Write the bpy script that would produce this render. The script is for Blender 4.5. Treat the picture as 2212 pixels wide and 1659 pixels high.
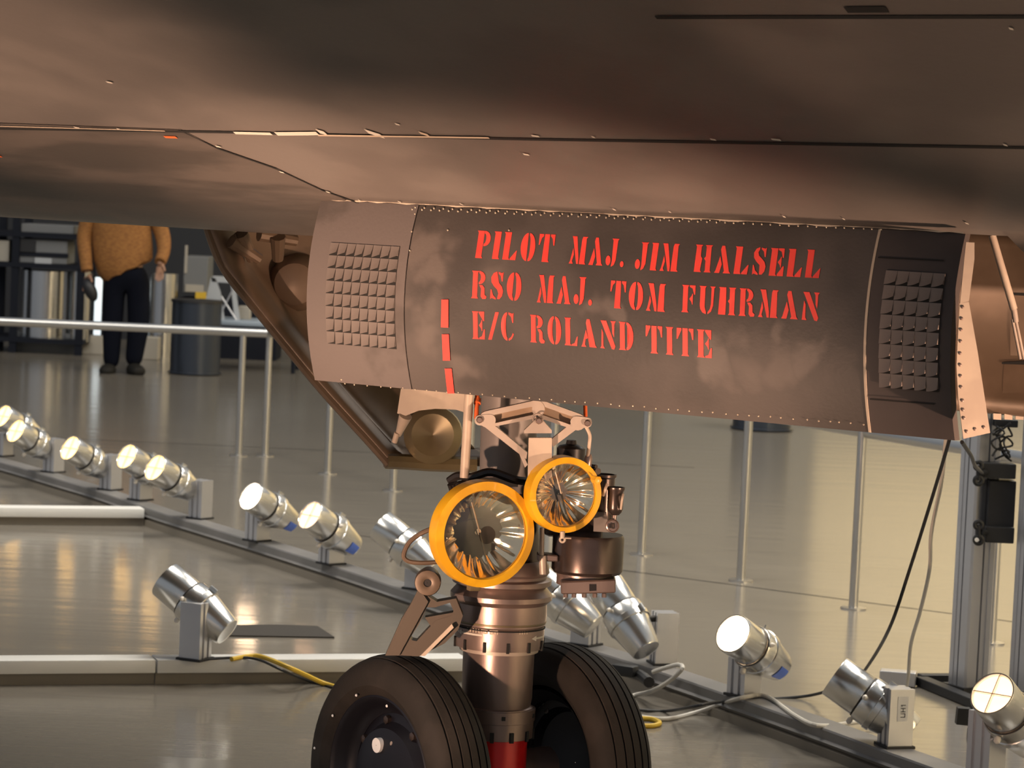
import bpy, bmesh, math, random
from mathutils import Vector, Matrix, Euler
from math import sin, cos, pi, radians as rad
random.seed(7)
for o in list(bpy.data.objects): bpy.data.objects.remove(o)
scene = bpy.context.scene
COL = scene.collection
# ------------------------------------------------------------------ camera
FPX, CAMH, ROLL = 6500.0, 1.85, rad(2.6)
PITCH = math.atan(439.5*cos(ROLL)/FPX)
FW = Vector((0, cos(PITCH), -sin(PITCH))); R0 = Vector((1, 0, 0)); U0 = Vector((0, sin(PITCH), cos(PITCH)))
RT = cos(ROLL)*R0 + sin(ROLL)*U0; UP = -sin(ROLL)*R0 + cos(ROLL)*U0
CAM = Vector((0, 0, CAMH))
cam = bpy.data.cameras.new('camera'); camo = bpy.data.objects.new('camera', cam); COL.objects.link(camo)
m = Matrix((RT, UP, -FW)).transposed().to_4x4(); m.translation = CAM
camo.matrix_world = m
cam.sensor_width = 36; cam.lens = FPX/2212*36; cam.clip_end = 200
cam.dof.use_dof = True; cam.dof.focus_distance = 7.3; cam.dof.aperture_fstop = 11
scene.camera = camo
# ------------------------------------------------------------------ world, hall lights, added wall washes, exposure
w = bpy.data.worlds.new('hall'); scene.world = w; w.use_nodes = True
w.node_tree.nodes['Background'].inputs[0].default_value = (0.80, 0.86, 0.95, 1)
w.node_tree.nodes['Background'].inputs[1].default_value = 0.30
scene.view_settings.view_transform = 'Standard'; scene.view_settings.look = 'None'
scene.view_settings.gamma = 1; scene.view_settings.exposure = 0.0
def area(name, loc, aim, sx, sy, power, color):
    l = bpy.data.lights.new(name, 'AREA'); l.shape = 'RECTANGLE'; l.size = sx; l.size_y = sy; l.energy = power; l.color = color
    o = bpy.data.objects.new(name, l); COL.objects.link(o); o.location = loc
    o.rotation_euler = (Vector(aim)-Vector(loc)).to_track_quat('-Z', 'Y').to_euler(); return o
for i, (x, y) in enumerate([(-8, 9), (0, 14), (8, 12), (-9, 3), (7, 20)]):
    area('high_bay_light', (x, y, 12), (x, y, 0), 4.0, 4.0, 900, (1.0, 0.93, 0.82))
area('added_wall_wash', (-6, 29, 8.5), (-6, 34, 4.5), 14, 0.8, 40, (1.0, 0.93, 0.82))  # added lamp, lifts the back wall that the floor mirrors
area('added_wall_wash', (9, 27, 7.5), (9, 34, 2.2), 8, 0.8, 1300, (1.0, 0.82, 0.50))  # added lamp, makes the warm glow mirrored in the floor at right
area('added_wall_wash', (10, -1, 7), (13, -2, 3), 10, 0.8, 3200, (1.0, 0.88, 0.70))  # added lamp, brightens the wall seen in the landing lamp reflectors
WARM = (1.0, 0.63, 0.43)

# ------------------------------------------------------------------ helpers
def ray(x, y): return FW + RT*((x-1106)/FPX) + UP*((829.5-y)/FPX)
def F(x, y, z=0.0):
    d = ray(x, y); return CAM + d*((z-CAMH)/d.z)
def P(x, y, Y):
    d = ray(x, y); return CAM + d*(Y/d.y)
WM = {}
def obj(name, bm, mat, parent=None, local=False, sharp=35, flat=False):
    me = bpy.data.meshes.new(name)
    bmesh.ops.recalc_face_normals(bm, faces=bm.faces)
    bm.to_mesh(me); bm.free()
    if not flat:
        me.polygons.foreach_set('use_smooth', [True]*len(me.polygons)); me.set_sharp_from_angle(angle=rad(sharp))
    me.materials.append(mat)
    return link(name, me, parent, local)
def link(name, me, parent=None, local=False):
    o = bpy.data.objects.new(name, me); COL.objects.link(o)
    if parent is not None:
        o.parent = parent
        if not local: o.matrix_parent_inverse = WM[parent].inverted()
    WM[o] = Matrix.Identity(4)
    return o
def empty(name, loc, label, cat, group=None):
    o = bpy.data.objects.new(name, None); COL.objects.link(o); o.location = loc; o.empty_display_size = 0.1
    WM[o] = Matrix.Translation(Vector(loc)); return tag(o, label, cat, group)
def tag(o, label=None, cat=None, group=None, kind=None):
    if label: o['label'] = label
    if cat: o['category'] = cat
    if group: o['group'] = group
    if kind: o['kind'] = kind
    return o
def NB(): return bmesh.new()
def frame(origin, x, z):
    x = Vector(x).normalized(); z = Vector(z).normalized(); y = z.cross(x).normalized(); z = x.cross(y)
    m = Matrix((x, y, z)).transposed().to_4x4(); m.translation = Vector(origin); return m
def zframe(origin, z, hint=(0, 0, 1)):
    z = Vector(z).normalized(); h = Vector(hint)
    if abs(z.dot(h)) > .98: h = Vector((1, 0, 0))
    return frame(origin, h.cross(z), z)
def box(bm, M, sx, sy, sz, bev=0.0):
    r = bmesh.ops.create_cube(bm, size=1, matrix=M @ Matrix.Diagonal((sx, sy, sz, 1)))
    if bev:
        es = list({e for v in r['verts'] for e in v.link_edges})
        bmesh.ops.bevel(bm, geom=es, offset=bev, segments=2, affect='EDGES', profile=.5)
def wbox(bm, x0, x1, y0, y1, z0, z1, bev=0):
    box(bm, Matrix.Translation(((x0+x1)/2, (y0+y1)/2, (z0+z1)/2)), x1-x0, y1-y0, z1-z0, bev)
def lathe(bm, M, prof, n=32, a0=0, a1=2*pi, close=True):
    full = abs(a1-a0-2*pi) < 1e-6; k = n if full else n+1; rings = []
    for (r, z) in prof:
        rings.append([bm.verts.new(M @ Vector((r*cos(a0+(a1-a0)*i/n), r*sin(a0+(a1-a0)*i/n), z))) for i in range(k)])
    for a, b in zip(rings[:-1], rings[1:]):
        for i in range(n):
            j = (i+1) % k
            try: bm.faces.new((a[i], a[j], b[j], b[i]))
            except ValueError: pass
    if close and full:
        for rr in (rings[0], rings[-1]):
            try: bm.faces.new(rr)
            except ValueError: pass
def cyl(bm, a, b, r, r2=None, n=16):
    a, b = Vector(a), Vector(b); L = (b-a).length
    lathe(bm, zframe(a, b-a), [(r, 0), (r if r2 is None else r2, L)], n)
def prism(bm, M, poly, th, z0=0.0):
    a = [bm.verts.new(M @ Vector((x, y, z0))) for x, y in poly]; b = [bm.verts.new(M @ Vector((x, y, z0+th))) for x, y in poly]
    bm.faces.new(a); bm.faces.new(b)
    for i in range(len(poly)):
        j = (i+1) % len(poly); bm.faces.new((a[i], a[j], b[j], b[i]))
def wprism(bm, pts, off):
    off = Vector(off); a = [bm.verts.new(p) for p in pts]; b = [bm.verts.new(Vector(p)+off) for p in pts]
    bm.faces.new(a); bm.faces.new(b)
    for i in range(len(pts)):
        j = (i+1) % len(pts); bm.faces.new((a[i], a[j], b[j], b[i]))
def spline(pts, n=8):
    pts = [Vector(p) for p in pts]; out = []
    for i in range(len(pts)-1):
        p0 = pts[max(i-1, 0)]; p1 = pts[i]; p2 = pts[i+1]; p3 = pts[min(i+2, len(pts)-1)]
        for k in range(n):
            t = k/n; out.append(.5*((2*p1)+(p2-p0)*t+(2*p0-5*p1+4*p2-p3)*t*t+(3*p1-p0-3*p2+p3)*t**3))
    out.append(pts[-1]); return out
def tube(bm, pts, r, n=8):
    rings = []; pts = [Vector(p) for p in pts]; N = None
    for i, p in enumerate(pts):
        t = (pts[min(i+1, len(pts)-1)]-pts[max(i-1, 0)]).normalized()
        if N is None: N = t.orthogonal().normalized()
        N = (N-t*N.dot(t)).normalized(); B = t.cross(N)
        rr = r[i] if isinstance(r, (list, tuple)) else r
        rings.append([bm.verts.new(p+(N*cos(2*pi*k/n)+B*sin(2*pi*k/n))*rr) for k in range(n)])
    for a, b in zip(rings[:-1], rings[1:]):
        for k in range(n): bm.faces.new((a[k], a[(k+1) % n], b[(k+1) % n], b[k]))
    bm.faces.new(rings[0]); bm.faces.new(rings[-1])
def torus(bm, M, R, r, n=40, k=10):
    rings = []
    for i in range(n):
        a = 2*pi*i/n
        rings.append([bm.verts.new(M @ Vector(((R+r*cos(2*pi*j/k))*cos(a), (R+r*cos(2*pi*j/k))*sin(a), r*sin(2*pi*j/k)))) for j in range(k)])
    for i in range(n):
        A, B = rings[i], rings[(i+1) % n]
        for j in range(k): bm.faces.new((A[j], A[(j+1) % k], B[(j+1) % k], B[j]))
def sweep(bm, pts, sec, up=Vector((0, 0, 1))):
    """sec: list of (side, height), side = to the right of travel"""
    rings = []
    for i, p in enumerate(pts):
        t = (pts[min(i+1, len(pts)-1)]-pts[max(i-1, 0)]); t.z = 0; t.normalize(); s = t.cross(up)
        rings.append([bm.verts.new(p+s*a+up*h) for a, h in sec])
    k = len(sec)
    for a, b in zip(rings[:-1], rings[1:]):
        for j in range(k): bm.faces.new((a[j], a[(j+1) % k], b[(j+1) % k], b[j]))
    bm.faces.new(rings[0]); bm.faces.new(rings[-1])
def ell(cx, cy, rx, ry, a0, a1, n=10):
    return [(cx+rx*cos(rad(a0+(a1-a0)*i/n)), cy+ry*sin(rad(a0+(a1-a0)*i/n))) for i in range(n+1)]

# ------------------------------------------------------------------ materials
def mat(name, col, rough=.5, metal=0.0, col2=None, nscale=6, stretch=(1, 1, 1), thr=(.4, .6), bump=0, bscale=60, rough2=None, spec=.5, detail=4, coat=0):
    m = bpy.data.materials.new(name); m.use_nodes = True; nt = m.node_tree; b = nt.nodes['Principled BSDF']
    b.inputs['Base Color'].default_value = (*col, 1); b.inputs['Roughness'].default_value = rough; b.inputs['Metallic'].default_value = metal
    b.inputs['Specular IOR Level'].default_value = spec; b.inputs['Coat Weight'].default_value = coat
    if col2 or bump or rough2 is not None:
        tc = nt.nodes.new('ShaderNodeTexCoord'); mp = nt.nodes.new('ShaderNodeMapping'); mp.inputs['Scale'].default_value = stretch
        nt.links.new(tc.outputs['Object'], mp.inputs[0])
    if col2 or rough2 is not None:
        nz = nt.nodes.new('ShaderNodeTexNoise'); nz.inputs['Scale'].default_value = nscale; nz.inputs['Detail'].default_value = detail
        nt.links.new(mp.outputs[0], nz.inputs['Vector'])
        mr = nt.nodes.new('ShaderNodeMapRange'); mr.inputs[1].default_value = thr[0]; mr.inputs[2].default_value = thr[1]; mr.interpolation_type = 'SMOOTHSTEP'
        nt.links.new(nz.outputs[0], mr.inputs[0])
        if col2:
            mx = nt.nodes.new('ShaderNodeMix'); mx.data_type = 'RGBA'; mx.inputs[6].default_value = (*col, 1); mx.inputs[7].default_value = (*col2, 1)
            nt.links.new(mr.outputs[0], mx.inputs[0]); nt.links.new(mx.outputs[2], b.inputs['Base Color'])
        if rough2 is not None:
            m2 = nt.nodes.new('ShaderNodeMapRange'); m2.inputs[3].default_value = rough; m2.inputs[4].default_value = rough2
            nt.links.new(mr.outputs[0], m2.inputs[0]); nt.links.new(m2.outputs[0], b.inputs['Roughness'])
    if bump:
        nb = nt.nodes.new('ShaderNodeTexNoise'); nb.inputs['Scale'].default_value = bscale; nb.inputs['Detail'].default_value = 3
        nt.links.new(mp.outputs[0], nb.inputs['Vector'])
        bp = nt.nodes.new('ShaderNodeBump'); bp.inputs['Strength'].default_value = bump; bp.inputs['Distance'].default_value = .01
        nt.links.new(nb.outputs[0], bp.inputs['Height']); nt.links.new(bp.outputs[0], b.inputs['Normal'])
    return m
def emit(name, col, s):
    m = bpy.data.materials.new(name); m.use_nodes = True; b = m.node_tree.nodes['Principled BSDF']
    b.inputs['Base Color'].default_value = (*col, 1); b.inputs['Emission Color'].default_value = (*col, 1); b.inputs['Emission Strength'].default_value = s
    return m
def glass(name, tint, gl=.08):
    m = bpy.data.materials.new(name); m.use_nodes = True; nt = m.node_tree; nt.nodes.clear()
    out = nt.nodes.new('ShaderNodeOutputMaterial'); tr = nt.nodes.new('ShaderNodeBsdfTransparent'); gs = nt.nodes.new('ShaderNodeBsdfGlossy')
    mx = nt.nodes.new('ShaderNodeMixShader'); tr.inputs[0].default_value = (*tint, 1); gs.inputs['Roughness'].default_value = .03; mx.inputs[0].default_value = gl
    nt.links.new(tr.outputs[0], mx.inputs[1]); nt.links.new(gs.outputs[0], mx.inputs[2]); nt.links.new(mx.outputs[0], out.inputs[0]); return m
M = {}
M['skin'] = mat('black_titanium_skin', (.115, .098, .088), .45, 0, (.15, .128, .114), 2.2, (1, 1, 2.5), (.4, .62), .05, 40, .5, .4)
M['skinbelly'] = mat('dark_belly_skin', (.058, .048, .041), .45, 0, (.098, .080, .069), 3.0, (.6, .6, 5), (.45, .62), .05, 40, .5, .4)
M['scissor'] = mat('dark_scissor_metal', (.075, .056, .040), .45, .3)
M['door'] = mat('black_door_paint', (.058, .049, .044), .52, 0, (.085, .071, .064), 3.0, (1, 1, 1.2), (.45, .62), .06, 90, .58, .35, 3)
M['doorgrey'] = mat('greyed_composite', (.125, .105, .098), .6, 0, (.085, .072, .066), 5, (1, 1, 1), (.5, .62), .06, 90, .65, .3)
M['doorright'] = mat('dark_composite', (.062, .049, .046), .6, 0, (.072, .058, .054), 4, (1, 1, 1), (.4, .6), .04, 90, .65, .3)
M['louver'] = mat('louver_composite', (.150, .125, .112), .62, 0, None, bump=.05)
M['louverd'] = mat('louver_dark', (.20, .160, .140), .6, 0, None, bump=.05)
M['red'] = mat('red_stencil_paint', (.80, .060, .042), .55, 0, (.66, .045, .034), 14, (1, 1, 1), (.5, .75))
M['redtube'] = mat('red_lacquer', (.50, .012, .014), .28, .2)
M['brown'] = mat('brown_inner_metal', (.17, .115, .078), .42, .25, (.12, .08, .052), 5, (1, 1, 1), (.4, .6), .05, 30)
M['olive'] = mat('olive_inner_metal', (.22, .17, .09), .35, .4, (.14, .105, .06), 4)
M['strut'] = mat('dark_burnished_steel', (.30, .22, .19), .34, .65, (.22, .16, .14), 8, (1, 1, .3), (.4, .6), .03, 80)
M['strutmid'] = mat('grey_painted_steel', (.20, .17, .155), .5, .2, (.17, .145, .13), 4)
M['dark'] = mat('black_metal', (.022, .018, .017), .38, .4)
M['drum'] = mat('gloss_brown_metal', (.11, .08, .07), .27, .7, (.075, .055, .048), 6)
M['alu'] = mat('bare_cast_metal', (.44, .36, .30), .45, .25, (.36, .29, .24), 9)
M['pocket'] = mat('rusty_pocket', (.30, .20, .125), .5, .2, (.36, .26, .18), 14)
M['tan'] = mat('tan_painted_metal', (.50, .40, .31), .5, .1, (.42, .33, .26), 8)
M['yellow'] = mat('yellow_ring_enamel', (.78, .42, .012), .35, 0, (.66, .33, .008), 12, coat=.3)
M['mirror'] = mat('silvered_reflector', (.90, .80, .66), .10, 1, None, bump=.22, bscale=11)
M['lens'] = glass('clear_lens_glass', (.95, .92, .86), .10)
M['bulb'] = mat('bulb_shield', (.30, .26, .22), .2, 1)
M['rubber'] = mat('tyre_rubber', (.021, .017, .014), .78, 0, (.030, .024, .020), 9, (1, 1, 1), (.45, .65), .1, 120, None, .3)
M['groove'] = mat('tyre_groove', (.008, .007, .006), .9)
M['hub'] = mat('wheel_black', (.012, .011, .016), .4, .3)
M['wornpaint'] = mat('chipped_white', (.60, .55, .47), .6)
M['chip'] = mat('chipped_tan', (.50, .40, .30), .6)
M['rivet'] = mat('rivet_metal', (.40, .33, .25), .4, .5)
M['seam'] = mat('seam_black', (.008, .007, .006), .8)
M['orangechip'] = mat('orange_mark', (.7, .13, .03), .6)
M['floor'] = None
M['steel'] = mat('brushed_stainless', (.62, .62, .62), .22, 1, None, bump=.02, bscale=200)
M['railst'] = mat('satin_rail_steel', (.60, .59, .57), .3, 1)
M['ext'] = mat('anodised_extrusion', (.58, .58, .60), .34, .75)
M['extg'] = mat('extrusion_groove', (.10, .09, .09), .6, .3)
M['can'] = mat('spun_aluminium', (.72, .71, .68), .24, .95)
M['candark'] = mat('can_gap', (.04, .035, .03), .5, .5)
M['lit'] = emit('halogen_lens', (1.0, .70, .45), 16)
M['lityel'] = emit('halogen_lens_yellow', (1.0, .60, .21), 3.8)
M['litpink'] = emit('halogen_lens_dim', (1.0, .60, .36), 2.4)
M['knob'] = mat('white_knob', (.8, .74, .66), .3)
M['track'] = mat('grey_track', (.21, .20, .195), .42, .2, (.17, .165, .16), 3)
M['tracklow'] = mat('track_base_brown', (.19, .165, .13), .5)
M['beam'] = mat('white_beam', (.70, .69, .66), .45)
M['plate'] = mat('floor_plate', (.06, .055, .05), .95, spec=.1)
M['blackrub'] = mat('black_rubber', (.012, .012, .013), .5)
M['cablew'] = mat('white_cable', (.55, .52, .46), .5)
M['cabley'] = mat('yellow_cable', (.62, .40, .03), .5)
M['label'] = mat('paper_label', (.86, .84, .82), .6)
M['ink'] = mat('label_ink', (.03, .03, .03), .6)
M['blue'] = mat('blue_tape', (.10, .20, .75), .4)
M['navy'] = mat('navy_denim', (.004, .005, .010), .9, spec=.1)
M['jacket'] = mat('rust_knit', (.30, .13, .032), .85, 0, (.22, .09, .022), 30, (1, 1, 3))
M['flesh'] = mat('skin_tone', (.35, .19, .12), .55)
M['shoe'] = mat('dark_shoe', (.014, .013, .011), .7, spec=.2)
M['hair'] = mat('dark_hair', (.02, .014, .01), .6)
M['bin'] = mat('slate_bin', (.055, .065, .085), .32, .6)
M['bindark'] = mat('bin_lid', (.02, .02, .022), .4)
M['shelf'] = mat('dark_steel_shelf', (.009, .011, .018), .6, .2, spec=.2)
M['boxg'] = mat('grey_case', (.15, .155, .16), .55)
M['boxw'] = mat('pale_carton', (.36, .33, .28), .7)
M['boxd'] = mat('black_case', (.012, .012, .014), .5)
M['aframe'] = mat('pale_grey_board', (.42, .44, .46), .5)
M['bench'] = mat('blue_grey_bench', (.30, .36, .43), .4)
M['wallbk'] = mat('far_wall_dark', (.17, .155, .135), .8, 0, (.14, .13, .115), .3)
M['backdrop'] = mat('dark_backdrop', (.016, .018, .024), .8)  # for the added sheet that darkens the backdrop
M['wallwarm'] = mat('far_wall_cream', (.62, .54, .38), .8, 0, (.5, .43, .30), .35)

def floor_mat():
    m = bpy.data.materials.new('polished_concrete'); m.use_nodes = True; nt = m.node_tree; b = nt.nodes['Principled BSDF']
    tc = nt.nodes.new('ShaderNodeTexCoord')
    n1 = nt.nodes.new('ShaderNodeTexNoise'); n1.inputs['Scale'].default_value = .8; n1.inputs['Detail'].default_value = 6
    nt.links.new(tc.outputs['Object'], n1.inputs['Vector'])
    mx = nt.nodes.new('ShaderNodeMix'); mx.data_type = 'RGBA'; mx.inputs[6].default_value = (.158, .141, .118, 1); mx.inputs[7].default_value = (.195, .175, .147, 1)
    nt.links.new(n1.outputs[0], mx.inputs[0]); nt.links.new(mx.outputs[2], b.inputs['Base Color'])
    b.inputs['Roughness'].default_value = .17; b.inputs['Specular IOR Level'].default_value = .38
    mp = nt.nodes.new('ShaderNodeMapping'); mp.inputs['Scale'].default_value = (.7, 5.0, 1)
    nt.links.new(tc.outputs['Object'], mp.inputs[0])
    nb = nt.nodes.new('ShaderNodeTexNoise'); nb.inputs['Scale'].default_value = 1.0; nb.inputs['Detail'].default_value = 3
    nt.links.new(mp.outputs[0], nb.inputs['Vector'])
    bp = nt.nodes.new('ShaderNodeBump'); bp.inputs['Strength'].default_value = .30; bp.inputs['Distance'].default_value = .012
    nt.links.new(nb.outputs[0], bp.inputs['Height']); nt.links.new(bp.outputs[0], b.inputs['Normal'])
    return m
M['floor'] = floor_mat()

# ------------------------------------------------------------------ hall
bm = NB(); wbox(bm, -30, 30, -6, 36, -.3, 0)
fl = tag(obj('floor', bm, M['floor'], flat=True), kind='structure')
bm = NB()
for a, b in [((700, 1147), (2300, 1358)), ((-100, 936), (1500, 1010))]:
    p, q = F(*a), F(*b); d = (q-p).normalized(); s = d.cross(Vector((0, 0, 1)))*.006
    vs = [bm.verts.new(v+Vector((0, 0, .0015))) for v in (p-s, q-s, q+s, p+s)]; bm.faces.new(vs)
obj('floor_joint', bm, M['seam'], fl, flat=True)
bm = NB(); wbox(bm, -30, 3.45, 34, 34.3, 0, 9)
tag(obj('wall_back', bm, M['wallbk'], flat=True), kind='structure')
bm = NB(); wbox(bm, 3.45, 30, 33.9, 34.3, 0, 9)
tag(obj('wall_back_cream', bm, M['wallwarm'], flat=True), kind='structure')

bm = NB(); wbox(bm, 13, 13.3, -9, 34, 0, 9)
tag(obj('wall_right', bm, M['wallwarm'], flat=True), kind='structure')
bm = NB(); wbox(bm, -20, 1.5, 31.6, 31.7, 0, 2.2)
tag(obj('added_backdrop', bm, M['backdrop'], flat=True), kind='structure')  # added dark sheet, keeps the backdrop and its floor reflection dark
bm = NB(); wbox(bm, 1.6, 12, 31.6, 31.7, 0, .9)
tag(obj('added_low_backdrop', bm, M['boxg'], flat=True), kind='structure')  # added low sheet, greys the reflection in the far floor

# ------------------------------------------------------------------ aircraft frame of reference
S = Vector((P(1080, 1350, 7.65).x, 7.65, 0))
AL = rad(34)
AU = Vector((cos(AL), -sin(AL), 0)); AN = Vector((-sin(AL), -cos(AL), 0)); AZ = Vector((0, 0, 1))
air = empty('aircraft', S, 'large black jet aircraft standing on its nose gear over the museum floor', 'aircraft')
def zf(v): return 1.69 + .5*(math.sqrt(v*v+.0625)-.25)
def fus(s, v, d=0.0):
    """point on the hull; d = outward offset"""
    e = .01; av = abs(v); sl = (zf(av+e)-zf(av-e))/(2*e)*(1 if v >= 0 else -1)
    nrm = (AN*sl - AZ).normalized()
    return S + AU*s + AN*v + AZ*zf(av) + nrm*d
def pixfus(x, y):
    lo, hi = 2.5, 40.0; d = ray(x, y)
    # march: signed height above hull
    def g(t):
        p = CAM+d*t-S; return p.z - zf(abs(p.dot(AN)))
    t = 3.0
    while t < 14 and g(t) < 0: t += .02
    a, b = t-.02, t
    for _ in range(30):
        c = (a+b)/2
        if g(c) < 0: a = c
        else: b = c
    p = CAM+d*a-S; return p.dot(AU), p.dot(AN)
# hull
DV = .37                                            # doors hang this far either side of the centre line
def pixplane(x, y, v):                              # ray with the vertical plane v = const -> (s, z)
    d = ray(x, y); t = (v-(CAM-S).dot(AN))/d.dot(AN); p = CAM+d*t-S; return p.dot(AU), p.z
S0 = pixplane(697, 435, DV)[0]; S1 = pixplane(2088, 490, DV)[0]
ZT = zf(DV); ZB = .5*(pixplane(700, 830, DV)[1]+pixplane(2080, 945, DV)[1])
print('door', S0, S1, ZT, ZB)
bm = NB(); vs_ = sorted(set([round(-1.6+.1*i, 3) for i in range(33)] + [-DV, DV])); ss_ = sorted(set([round(-7+.5*i, 3) for i in range(27)] + [round(S0-.02, 3), round(S1+.1, 3)]))
grid = {(i, j): bm.verts.new(fus(s, v)) for i, s in enumerate(ss_) for j, v in enumerate(vs_)}
for i in range(len(ss_)-1):
    for j in range(len(vs_)-1):
        if ss_[i] >= S0-.03 and ss_[i+1] <= S1+.11 and vs_[j] >= -DV-.001 and vs_[j+1] <= DV+.001: continue
        bm.faces.new((grid[i, j], grid[i+1, j], grid[i+1, j+1], grid[i, j+1]))
hull = obj('fuselage', bm, M['skin'], air, sharp=60)
sol = hull.modifiers.new('thick', 'SOLIDIFY'); sol.thickness = .02; sol.offset = 0
bm = NB()                                            # upper deck that closes the body
for i in range(len(ss_)-1):
    rows = []
    for s in (ss_[i], ss_[i+1]):
        rows.append([S+AU*s+AN*v+AZ*z for v, z in [(-1.6, zf(1.6)), (-1.1, 2.75), (-.6, 3.05), (0, 3.15), (.6, 3.05), (1.1, 2.75), (1.6, zf(1.6))]])
    for k in range(6): bm.faces.new([bm.verts.new(p) for p in (rows[0][k], rows[1][k], rows[1][k+1], rows[0][k+1])])
bmesh.ops.remove_doubles(bm, verts=bm.verts, dist=1e-4)
obj('upper_fuselage', bm, M['skin'], air, sharp=60)
# wheel well
bm = NB(); c = S+AU*((S0+S1)/2+.04)+AZ*2.15
box(bm, frame(c, AU, AZ), S1-S0+.10, 2*DV-.004, .6)
for f in list(bm.faces):
    if f.calc_center_median().z < 1.9: bm.faces.remove(f)
obj('wheel_well', bm, M['brown'], air, flat=True)
# seams drawn on the hull, with their chipped sealant
def strip(bm, pts, wd, d=.012):
    pr = None
    for s, v in pts:
        a, b = fus(s, v-wd/2, d), fus(s, v+wd/2, d); cur = (bm.verts.new(a), bm.verts.new(b))
        if pr: bm.faces.new((pr[0], cur[0], cur[1], pr[1]))
        pr = cur
def seamline(px, n=14):
    out = []
    for (x0, y0), (x1, y1) in zip(px[:-1], px[1:]):
        for i in range(n): out.append(pixfus(x0+(x1-x0)*i/n, y0+(y1-y0)*i/n))
    out.append(pixfus(*px[-1])); return out
def seam_part(name, px, wd, m, d=.0125, n=14):
    bm = NB(); strip(bm, seamline(px, n), wd, d); return obj(name, bm, M[m], hull, flat=True)
seam_part('panel_seam', [(-60, 268), (480, 276), (1100, 290), (2280, 309)], .010, 'seam', .0122)
seam_part('panel_seam', [(1420, 26), (2280, 24)], .011, 'seam')
seam_part('panel_seam', [(390, 270), (470, 310), (600, 355), (700, 402), (780, 430)], .010, 'seam')
seam_part('panel_seam', [(1830, 9), (1920, 8)], .02, 'seam')
seam_part('sealant_chip', [(510, 276), (590, 278)], .012, 'wornpaint', .014, 4)
seam_part('sealant_chip', [(600, 278), (690, 277)], .016, 'wornpaint', .014, 4)
seam_part('sealant_chip', [(690, 281), (1060, 286)], .007, 'chip', .014, 8)
seam_part('sealant_chip', [(795, 272), (830, 283)], .02, 'wornpaint', .014, 2)
seam_part('sealant_chip', [(690, 272), (708, 277)], .02, 'wornpaint', .014, 2)
seam_part('sealant_chip', [(910, 275), (930, 281)], .012, 'chip', .014, 2)
seam_part('sealant_chip', [(0, 262), (360, 272)], .004, 'chip', .014, 8)
for x, y, l in [(240, 167, 12), (170, 265, 12), (260, 268, 8), (475, 306, 10), (612, 361, 9), (712, 404, 8), (780, 422, 5), (862, 257, 9), (1160, 282, 16), (1285, 284, 7), (1544, 289, 12), (1680, 289, 20), (1140, 322, 12), (866, 425, 6), (1000, 430, 6), (1330, 441, 6), (1450, 446, 5), (1697, 456, 6), (1826, 461, 5), (2092, 470, 7), (2175, 300, 9), (2188, 48, 9), (272, 481, 10)]:
    seam_part('paint_chip', [(x-l/2, y-1), (x+l/2, y+1)], .007, 'wornpaint', .014, 2)
for x, y, l in [(372, 285, 26), (2, 327, 10)]: seam_part('orange_mark', [(x-l/2, y), (x+l/2, y+1)], .010, 'orangechip', .014, 2)

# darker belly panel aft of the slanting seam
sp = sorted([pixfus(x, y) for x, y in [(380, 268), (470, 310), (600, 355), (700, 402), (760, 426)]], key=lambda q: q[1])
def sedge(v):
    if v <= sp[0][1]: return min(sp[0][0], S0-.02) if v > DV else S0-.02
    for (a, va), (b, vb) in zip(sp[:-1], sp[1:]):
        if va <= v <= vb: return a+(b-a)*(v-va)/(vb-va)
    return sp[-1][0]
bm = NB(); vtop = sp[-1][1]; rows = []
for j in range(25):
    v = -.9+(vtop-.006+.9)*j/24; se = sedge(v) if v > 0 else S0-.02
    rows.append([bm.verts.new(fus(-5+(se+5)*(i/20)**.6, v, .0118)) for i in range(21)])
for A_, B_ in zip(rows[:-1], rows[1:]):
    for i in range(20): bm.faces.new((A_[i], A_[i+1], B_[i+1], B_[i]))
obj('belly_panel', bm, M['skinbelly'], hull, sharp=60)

# ------------------------------------------------------------------ near nose-gear door
def dpt(s, z, off=0.0):
    """point on the bowed outer face of the near door"""
    t = (ZT-z)/(ZT-ZB); b = .19*t*(1-t) if 0 <= t <= 1 else 0
    return S + AU*s + AN*(DV+b+off) + AZ*z
def pixdoor(x, y):
    v = DV+.03
    for _ in range(6):
        s, z = pixplane(x, y, v); t = min(max((ZT-z)/(ZT-ZB), 0), 1); v = DV+.19*t*(1-t)
    return s, z
def zbot(s): return ZB
def doorpanel(name, s0, s1, mt, parent, z0=None, z1=None, off=0.0, th=.025):
    bm = NB(); z0 = ZB if z0 is None else z0; z1 = ZT-.004 if z1 is None else z1; n = 16; k = max(2, int((s1-s0)/.1)); A = []; B = []
    for i in range(k+1):
        s = s0+(s1-s0)*i/k
        A.append([bm.verts.new(dpt(s, z1+(z0-z1)*j/n, off)) for j in range(n+1)]); B.append([bm.verts.new(dpt(s, z1+(z0-z1)*j/n, off-th)) for j in range(n+1)])
    for G in (A, B):
        for i in range(k):
            for j in range(n): bm.faces.new((G[i][j], G[i+1][j], G[i+1][j+1], G[i][j+1]))
    for i in range(k):
        for j in (0, n): bm.faces.new((A[i][j], A[i+1][j], B[i+1][j], B[i][j]))
    for j in range(n):
        for i in (0, k): bm.faces.new((A[i][j], A[i][j+1], B[i][j+1], B[i][j]))
    return obj(name, bm, M[mt], parent)
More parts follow.
